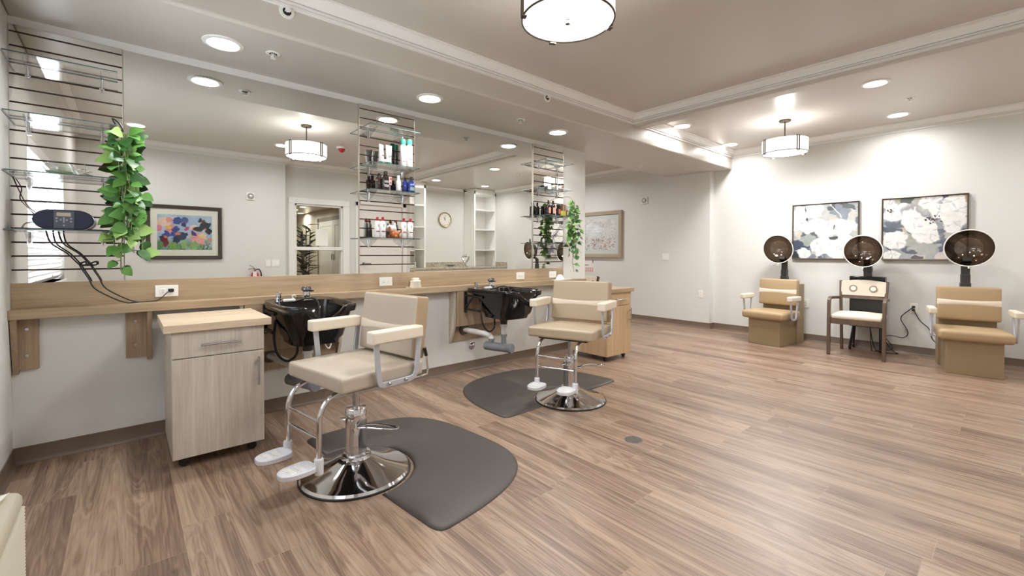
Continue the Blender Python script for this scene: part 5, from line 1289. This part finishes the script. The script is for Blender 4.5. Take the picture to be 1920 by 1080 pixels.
def paint2():
    c = Canvas(200, 200, (170, 174, 176), 9); WHT = (228, 227, 224); sh = (188, 189, 190)
    c.put(np.clip(0.4 + 1.6 * c.nz(4), 0, 1), (150, 156, 164)); c.put(np.clip(-0.1 + 1.8 * c.nz(5), 0, 1), (186, 184, 176))
    X = lambda x: (x - 978) / 842; Yv = lambda x, y: (y - (92 - (x - 978) * 0.06)) / (595 + (x - 978) * 0.06)
    def B(x, y, rx, ry, col, **k): c.blob(X(x), Yv(x, y), rx / 842, ry / 620, mute(col), **k)
    for a in ((1170, 105, 60, 34, (166, 164, 138)), (1250, 105, 62, 38, (88, 98, 92)), (1340, 125, 70, 40, (168, 166, 160)), (1610, 75, 50, 46, (76, 84, 110)), (1780, 75, 60, 40, (180, 158, 120)), (1100, 345, 125, 50, (96, 108, 122)), (1060, 390, 90, 30, (84, 92, 108)),
              (1215, 395, 45, 40, (200, 184, 168)), (1300, 410, 60, 40, (112, 120, 132)), (1570, 490, 120, 80, (104, 114, 132)), (1650, 580, 110, 80, (96, 104, 128)), (1700, 440, 90, 60, (178, 174, 166)), (1790, 400, 50, 40, (92, 96, 104)), (1230, 590, 90, 42, (92, 98, 116)),
              (1400, 560, 150, 70, (172, 176, 168)), (1290, 490, 75, 60, (158, 164, 152)), (1600, 640, 80, 60, (214, 200, 194)), (1380, 660, 90, 25, (190, 182, 170)), (1350, 670, 40, 20, (92, 92, 98))): B(*a, rag=.5)
    for a in ((1040, 150, 85, 66), (1195, 205, 92, 60), (1085, 250, 90, 55), (1305, 285, 120, 118), (1485, 115, 105, 72), (1690, 115, 110, 50), (1560, 205, 95, 66), (1740, 180, 85, 72), (1690, 315, 112, 98), (1440, 345, 100, 66), (1450, 440, 128, 80), (1110, 495, 125, 96), (1080, 645, 100, 52)): PET(c, X(a[0]), Yv(a[0], a[1]), a[2] * 1.12 / 842, a[3] * 1.12 / 620, WHT, sh)
    for k in range(26):
        x, y = 1500 + c.r.randn() * 34, 282 + c.r.randn() * 20; B(x, y, 8, 7, (96, 70, 74) if k % 2 else (70, 72, 80), rag=.4)
    for k in range(9):
        x, y = 1065 + c.r.randn() * 24, 195 + c.r.randn() * 12; B(x, y, 9, 8, (90, 76, 76), rag=.4)
    B(1540, 340, 16, 50, (150, 150, 152), rot=-20); B(1060, 590, 44, 10, (80, 82, 88), rot=45, rag=.6)
    return c
def paint3():   # irises; described as seen in the mirror
    c = Canvas(190, 125, (168, 190, 220), 5)
    c.put(np.clip(0.3 + 1.5 * c.nz(4), 0, 1), (200, 212, 228)); c.put(np.clip((c.Y - .62) * 4, 0, 1) * np.clip(.6 + c.nz(8), 0, 1), (112, 148, 92))
    X = lambda x: (x - 445) / 625; Yv = lambda y: (y - 242) / 408
    def B(x, y, rx, ry, col, **k): c.blob(X(x), Yv(y), rx / 625, ry / 408, col, rag=.5, **k)
    for k in range(30):
        x = c.r.rand(); c.line(x, 1.0, x + c.r.randn() * .05, .72 + c.r.rand() * .15, .012, [(98, 150, 78), (58, 104, 60), (150, 180, 120), (44, 62, 70)][k % 4])
    for a in ((520, 340, 75, 50, (238, 200, 180)), (470, 400, 40, 40, (222, 128, 150)), (590, 300, 40, 30, (226, 150, 140)), (600, 410, 50, 45, (232, 150, 160)), (840, 370, 55, 50, (240, 208, 190)), (770, 400, 30, 35, (190, 60, 110)), (900, 520, 80, 60, (238, 160, 160)), (950, 480, 60, 40, (244, 200, 150)), (560, 390, 30, 18, (240, 190, 90)), (810, 470, 30, 22, (236, 180, 110)),
              (660, 320, 60, 45, (58, 70, 140)), (760, 300, 40, 40, (84, 92, 160)), (740, 360, 40, 36, (50, 52, 110)), (680, 420, 50, 40, (44, 66, 130)), (560, 480, 70, 45, (60, 72, 146)), (690, 500, 120, 50, (34, 42, 84)), (620, 470, 60, 34, (70, 84, 160)), (650, 540, 60, 34, (28, 36, 70)), (850, 445, 34, 32, (60, 40, 110)), (920, 400, 60, 40, (26, 28, 44)), (980, 360, 60, 34, (36, 38, 56)), (1030, 420, 50, 60, (24, 30, 48)), (930, 300, 26, 26, (40, 38, 60)), (1045, 330, 34, 34, (50, 56, 100)), (500, 520, 60, 44, (46, 40, 90)), (525, 555, 36, 44, (120, 40, 50)), (970, 310, 22, 22, (90, 60, 40)), (1040, 530, 30, 40, (220, 140, 110))): B(*a)
    for a in ((665, 465, 16, 12), (845, 400, 12, 14), (995, 400, 14, 14), (540, 505, 14, 10)): B(*a, (232, 130, 90))
    for a in ((730, 580, 40, 60, (150, 190, 120)), (620, 600, 34, 50, (120, 166, 90)), (860, 580, 34, 60, (140, 180, 104)), (480, 600, 40, 50, (96, 140, 90))): B(*a, rot=10)
    return c
def paint4():   # pale collage map
    c = Canvas(190, 190, (232, 230, 228), 12)
    c.put(np.clip(0.2 + 1.2 * c.nz(5), 0, 1), (214, 208, 206)); c.put(np.clip(-.2 + 1.6 * c.nz(9), 0, 1), (240, 238, 238))
    for k in range(230):
        x, y = c.r.rand(), c.r.rand() ** 0.8; a = c.r.rand() * PI; l = .01 + .03 * c.r.rand()
        col = [(120, 116, 124), (84, 82, 92), (180, 160, 156), (206, 150, 136), (150, 146, 150)][c.r.randint(5)]
        c.line(x, y, x + l * math.cos(a), y + l * math.sin(a), .004 + .004 * c.r.rand() * (1 if y < .6 else 2.0), col)
    for k in range(50):
        x, y = c.r.rand() * .7, .65 + .33 * c.r.rand(); c.blob(x, y, .012, .014, [(90, 84, 100), (60, 58, 70), (190, 110, 90)][c.r.randint(3)], rag=.5)
    for k in range(6): c.blob(.62 + .25 * c.r.rand(), .82 + .08 * c.r.randn(), .03, .03, (220, 160, 140), rag=.6)
    c.blob(.40, .36, .26, .24, (238, 238, 240), rag=.3)
    for k in range(15): c.line(.16 + .036 * k, .14, .16 + .036 * k, .56, .0016, (196, 192, 194)); c.line(.16, .14 + .030 * k, .66, .14 + .030 * k, .0016, (196, 192, 194))
    return c
t = wall_thing('flower_painting', 'left painting of white magnolias on grey and navy between the dryer hoods', 'painting', (XR, 1.687, 1.470), '-x', 'white flower paintings')
frame(t, 0.737, 0.737, 0.014, 0.042, FRM); art_mesh(warp(paint1(), 0.045, 7), 0.715, 0.715, 0.030, 'canvas', t)
t = wall_thing('flower_painting', 'right painting of white blossoms on grey, with a brown stamen centre', 'painting', (XR, 0.732, 1.472), '-x', 'white flower paintings')
frame(t, 0.737, 0.737, 0.014, 0.042, FRM); art_mesh(warp(paint2(), 0.045, 7), 0.715, 0.715, 0.030, 'canvas', t)
t = wall_thing('framed_print', 'dark framed print of colourful irises, seen in the left mirror', 'painting', (0.675, YB, 1.462), '+y', None)
frame(t, 0.895, 0.775, 0.05, 0.03, cm('espresso_frame', rgb(62, 52, 46), .4)); MB().box(-0.40, 0.40, 0.004, 0.012, -0.34, 0.34).build('mat_board', cm('mat_board', rgb(240, 236, 224), .6), t)
art_mesh(warp(paint3(), 0.035, 10), 0.645, 0.505, 0.0125, 'print', t, 'artg', flip=True); MB().box(-0.40, 0.40, 0.016, 0.018, -0.34, 0.34).build('picture_glass', 'glass', t)
t = wall_thing('framed_print', 'grey framed pale collage print on the passage wall', 'painting', (XF, 5.32, 1.532), '-x', None)
frame(t, 1.13, 0.868, 0.065, 0.05, cm('driftwood_frame', rgb(168, 154, 134), .45)); MB().box(-0.51, 0.51, 0.004, 0.022, -0.38, 0.38).build('mat_board', cm('mat_grey', rgb(222, 224, 222), .6), t)
art_mesh(paint4(), 0.86, 0.58, 0.0225, 'print', t, 'art'); MB().box(-0.51, 0.51, 0.024, 0.026, -0.38, 0.38).build('picture_glass', 'glass', t)
t = wall_thing('paper_notice', 'small paper notice with red print under the collage print', 'paper', (XF, 5.56, 0.93), '-x', None)
MB().box(-0.145, 0.145, 0.001, 0.003, -0.13, 0.13).build('sheet', cm('sheet', rgb(234, 226, 222), .7), t)
mb = MB(); rr = random.Random(4)
for k in range(5): mb.box(-0.13 + k * 0.05, -0.13 + k * 0.05 + 0.012, 0.003, 0.0035, -0.115, -0.035).box(-0.13 + k * 0.05, -0.13 + k * 0.05 + 0.034, 0.003, 0.0035, -0.047, -0.035).box(-0.13 + k * 0.05 + 0.022, -0.13 + k * 0.05 + 0.034, 0.003, 0.0035, -0.115, -0.07)
mb.build('red_print', cm('notice_red', rgb(190, 108, 100), .6), t)
MB().box(-0.02, 0.08, 0.003, 0.0035, 0.01, 0.022).box(-0.135, -0.115, 0.003, 0.0035, 0.06, 0.12).build('dark_print', cm('notice_dark', rgb(80, 76, 84), .6), t)

# ================================================================== WALL HEATER UNIT, lower left
t = thing('wall_air_unit', 'ivory louvred wall air unit at the lower left corner', 'air unit', (XL, 1.50, 0))
IV = cm('ivory_enamel', rgb(188, 181, 162), 0.45)
PZ = 0.432; prof = [(0.0, 0.06), (0.205, 0.06), (0.205, PZ - 0.045), (0.224, PZ - 0.042), (0.222, PZ - 0.018), (0.214, PZ - 0.006), (0.198, PZ), (0.0, PZ)]
MB().prism([(x, z) for x, z in prof], 'y', -0.55, 0.53).build('cabinet_shell', IV, t, bevel=0.003)
MB().box(0.2055, 0.208, -0.535, 0.525, 0.064, PZ - 0.047).build('louvre_gap_shade', cm('grille_shadow', rgb(96, 90, 78), .7), t)  # added dark sheet: the shade between the louvres is put into its colour
n = 30; mb = MB()
for k in range(n):
    z = 0.066 + k * (PZ - 0.046 - 0.066) / n; h_ = (PZ - 0.046 - 0.066) / n
    mb.prism([(0.209, z), (0.226, z + 0.0005), (0.229, z + h_ * 0.35), (0.224, z + h_ * 0.66), (0.209, z + h_ * 0.68)], 'y', -0.535, 0.528)
mb.build('louvres', IV, t)
MB().box(0.0, 0.12, -0.4, 0.30, PZ, PZ + 0.004).build('control_lid', 'white', t, bevel=0.001)
MB().box(0.0, 0.20, -0.5, 0.48, 0.0, 0.058).build('subbase', 'black', t)
o = MB().add([(-0.455 - XL, 1.62, 0.4375), (-0.36 - XL, 1.60, 0.4375), (-0.285 - XL, 2.00, 0.4375), (-0.45 - XL, 2.01, 0.4375), (-0.345 - XL, 1.60, 0.443), (-0.265 - XL, 1.995, 0.446)], [(0, 1, 2, 3), (1, 4, 5, 2)])
o.xf(Matrix.Translation((XL, 0, 0))); o = o.build('paper_sheet', 'plastic_w'); s_ = o.modifiers.new('thickness', 'SOLIDIFY'); s_.thickness = 0.0012
tag(o, 'white paper sheet lying on the ivory air unit', 'paper')

# ================================================================== SEEN ONLY IN THE MIRROR: bookcases, granite counter, clock
def bookcase(x0, x1, label):
    t = thing('bookcase', label, 'bookcase', (x0, YC, 0), 0, 'white built in bookcases'); W = x1 - x0; Dp = 0.42; z0 = 0.86; z1 = ZC - 0.005
    mb = MB(); mb.box(0, 0.04, 0, Dp, z0, z1).box(W - 0.04, W, 0, Dp, z0, z1).box(0, W, 0.001, 0.015, z0, z1).box(0, W, 0, Dp, z1 - 0.13, z1); mb.build('carcass', 'white', t, bevel=0.002)
    for z in (2.225, 1.75, 1.26): MB().box(0.04, W - 0.04, 0.015, Dp - 0.005, z - 0.022, z).build('shelf', 'white', t, bevel=0.001)
    MB().box(0.0, W, 0.0, Dp + 0.02, z1 - 0.055, z1).build('cornice', 'white', t, bevel=0.01)
bookcase(4.335, 4.975, 'white bookcase left of the clock, seen in the mirror')
bookcase(6.285, XR - 0.001, 'white bookcase right of the clock, seen in the mirror')
GRN_ = None
def granite():
    m, nt, p = newmat('speckled_granite'); tc = nt.nodes.new('ShaderNodeTexCoord')
    v = nt.nodes.new('ShaderNodeTexVoronoi'); v.inputs['Scale'].default_value = 55; n = nt.nodes.new('ShaderNodeTexNoise'); n.inputs['Scale'].default_value = 60; n.inputs['Detail'].default_value = 6
    nt.links.new(tc.outputs['Object'], v.inputs[0]); nt.links.new(tc.outputs['Object'], n.inputs[0])
    f = math_(nt, 'ADD', math_(nt, 'MULTIPLY', v.outputs['Distance'], 0.5), math_(nt, 'MULTIPLY', n.outputs['Fac'], 0.7))
    nt.links.new(ramp(nt, f, [(0.38, rgb(96, 88, 78)), (0.5, rgb(176, 166, 148)), (0.62, rgb(214, 206, 190)), (0.72, rgb(140, 126, 104))]), p.inputs['Base Color']); p.inputs['Roughness'].default_value = 0.15
    return m
G = granite()
t = thing('granite_counter', 'speckled granite counter under the clock, seen in the mirror', 'counter', (4.335, YC, 0)); W = XR - 4.335 - 0.001
MB().box(0, W, 0.001, 0.84, 0.82, 0.858).build('granite_top', G, t, bevel=0.003)
mb = MB(); mb.box(0.641, 1.949, 0.001, 0.02, 0.858, 0.96); mb.box(W - 0.02, W, 0.425, 0.84, 0.858, 0.96); mb.build('backsplash', G, t, bevel=0.002)
MB().box(0.01, W, 0.002, 0.80, 0.0, 0.82).build('base_cabinets', 'white', t)
t = wall_thing('wall_clock', 'round brass framed wall clock with white dial, seen in the mirror', 'clock', (5.725, YC, 1.965), '+y')
MB().lathe([(0.150, 0.022), (0.158, 0.03), (0.172, 0.034), (0.176, 0.02), (0.176, 0.001)], 40, ax='y', cap=False).build('bezel', cm('antique_brass', rgb(166, 148, 112), .35, metal=0.6), t)
MB().lathe([(0.0001, 0.020), (0.152, 0.020)], 40, ax='y', cap=False).build('dial', cm('dial_cream', rgb(236, 232, 222), .5), t)
mb = MB()
for k in range(12):
    a = k * PI / 6; o0 = len(mb.v); mb.box(-0.004, 0.004, 0.0205, 0.022, 0.110, 0.135); mb.xf(Matrix.Rotation(a, 4, 'Y'), o0)
mb.build('hour_mark', 'bronze', t)
mb = MB(); o0 = 0; mb.box(-0.005, 0.005, 0.023, 0.024, -0.02, 0.07); mb.xf(Matrix.Rotation(math.radians(-30), 4, 'Y')); mb.build('hour_hand', 'black', t)
mb = MB(); mb.box(-0.0035, 0.0035, 0.025, 0.026, -0.02, 0.11); mb.build('minute_hand', 'black', t)
SLV = cm('silver_glass', rgb(206, 204, 200), 0.15, metal=0.85)
t = thing('silver_dish', 'low silver dish on the granite counter, seen in the mirror', 'dish', (5.60, -1.30, 0.8586))
MB().lathe([(0.0001, 0.0), (0.06, 0.0), (0.055, 0.015), (0.13, 0.05), (0.135, 0.055), (0.05, 0.025), (0.0001, 0.022)], 24, cap=False).build('dish', SLV, t)
t = thing('silver_sculpture', 'silver knot sculpture standing on the granite counter, seen in the mirror', 'sculpture', (6.0, -1.28, 0.8586))
mb = MB(); mb.lathe([(0.0001, 0), (0.06, 0), (0.06, 0.012), (0.02, 0.03), (0.018, 0.06)], 16, cap=False); mb.tube([(0.07 * math.sin(a) * (1 if 1 else 0), 0.05 * math.sin(2 * a), 0.16 + 0.10 * math.cos(a)) for a in [k * 2 * PI / 24 for k in range(24)]], 0.022, 8, closed=True)
mb.sphere((0, 0, 0.25), 0.035); mb.build('figure', SLV, t)
for k in range(3):
    o = MB().cushion((0, 0, 0.02), (0.28, 0.2, 0.04), 0.015).build('folded_towel', cm('towel_white', rgb(232, 230, 226), .9)); o.location = (4.655, -1.52, 0.860 + k * 0.0405)
    tag(o, ['bottom', 'middle', 'top'][k] + ' white folded towel of the stack in the left bookcase', 'towel', 'folded towels')

# palm in the hallway beyond the back window
t = thing('palm_plant', 'tall leafy palm in the hallway beyond the back window', 'plant', (2.74, -2.2, 0))
MB().lathe([(0.0001, 0), (0.14, 0), (0.18, 0.30), (0.165, 0.30), (0.15, 0.26), (0.0001, 0.26)], 20, cap=False).build('pot', cm('pot_brown', rgb(84, 66, 54), .5), t)
mb = MB(); lm = MB(); rr = random.Random(8)
for k in range(6):
    x, y = rr.uniform(-.05, .05), rr.uniform(-.05, .05); h = rr.uniform(1.25, 1.72); mb.tube([(x, y, 0.26), (x * 1.6, y * 1.6, h * .6), (x * 2.2, y * 2.2, h)], 0.010, 6)
    for j in range(15):
        u = 0.30 + 0.7 * j / 14; p = Vector((x * (1 + 1.2 * u), y * (1 + 1.2 * u), 0.26 + (h - 0.26) * u)); a = rr.uniform(0, 2 * PI)
        leaf(lm, p, Vector((math.cos(a), math.sin(a), rr.uniform(-.1, .7))), Vector((0, 0, 1)), rr.uniform(.22, .36), 0.075, 0)
lm.build('leaves', mat('palm_green', rgb(52, 66, 48), .5), t); mb.build('stems', mat('palm_stem', rgb(110, 106, 82), .6), t)

# ================================================================== CAMERA & OUTPUT LOOK
cam = bpy.data.cameras.new('camera'); co = bpy.data.objects.new('camera', cam); COL.objects.link(co); sc.camera = co
f_px, cy_px = 831.418, 485.751
yaw, pit, rol = math.radians(41.1876), math.radians(0.73099), math.radians(0.13671)
F = Vector((math.sin(yaw) * math.cos(pit), math.cos(yaw) * math.cos(pit), -math.sin(pit)))
R0 = Vector((math.cos(yaw), -math.sin(yaw), 0)); U0 = R0.cross(F)
Rv = R0 * math.cos(rol) + U0 * math.sin(rol); Uv = -R0 * math.sin(rol) + U0 * math.cos(rol)
mt = Matrix(((Rv.x, Uv.x, -F.x, 0), (Rv.y, Uv.y, -F.y, 0), (Rv.z, Uv.z, -F.z, 1.17), (0, 0, 0, 1)))
co.matrix_world = mt
cam.sensor_fit = 'HORIZONTAL'; cam.sensor_width = 36.0; cam.lens = f_px / 1920 * 36.0
cam.shift_x = 0.0; cam.shift_y = -(540 - cy_px) / 1920
cam.clip_start = 0.05; cam.clip_end = 100
vs_ = sc.view_settings; vs_.view_transform = 'Standard'; vs_.look = 'None'; vs_.gamma = 1.0; vs_.exposure = EXPOSURE; vs_.use_curve_mapping = False
sc.display_settings.display_device = 'sRGB'
cy = sc.cycles; cy.max_bounces = 14; cy.diffuse_bounces = 6; cy.glossy_bounces = 8; cy.transmission_bounces = 8; cy.transparent_max_bounces = 24
cy.caustics_reflective = False; cy.caustics_refractive = False; cy.sample_clamp_indirect = 6.0
cy.use_denoising = True
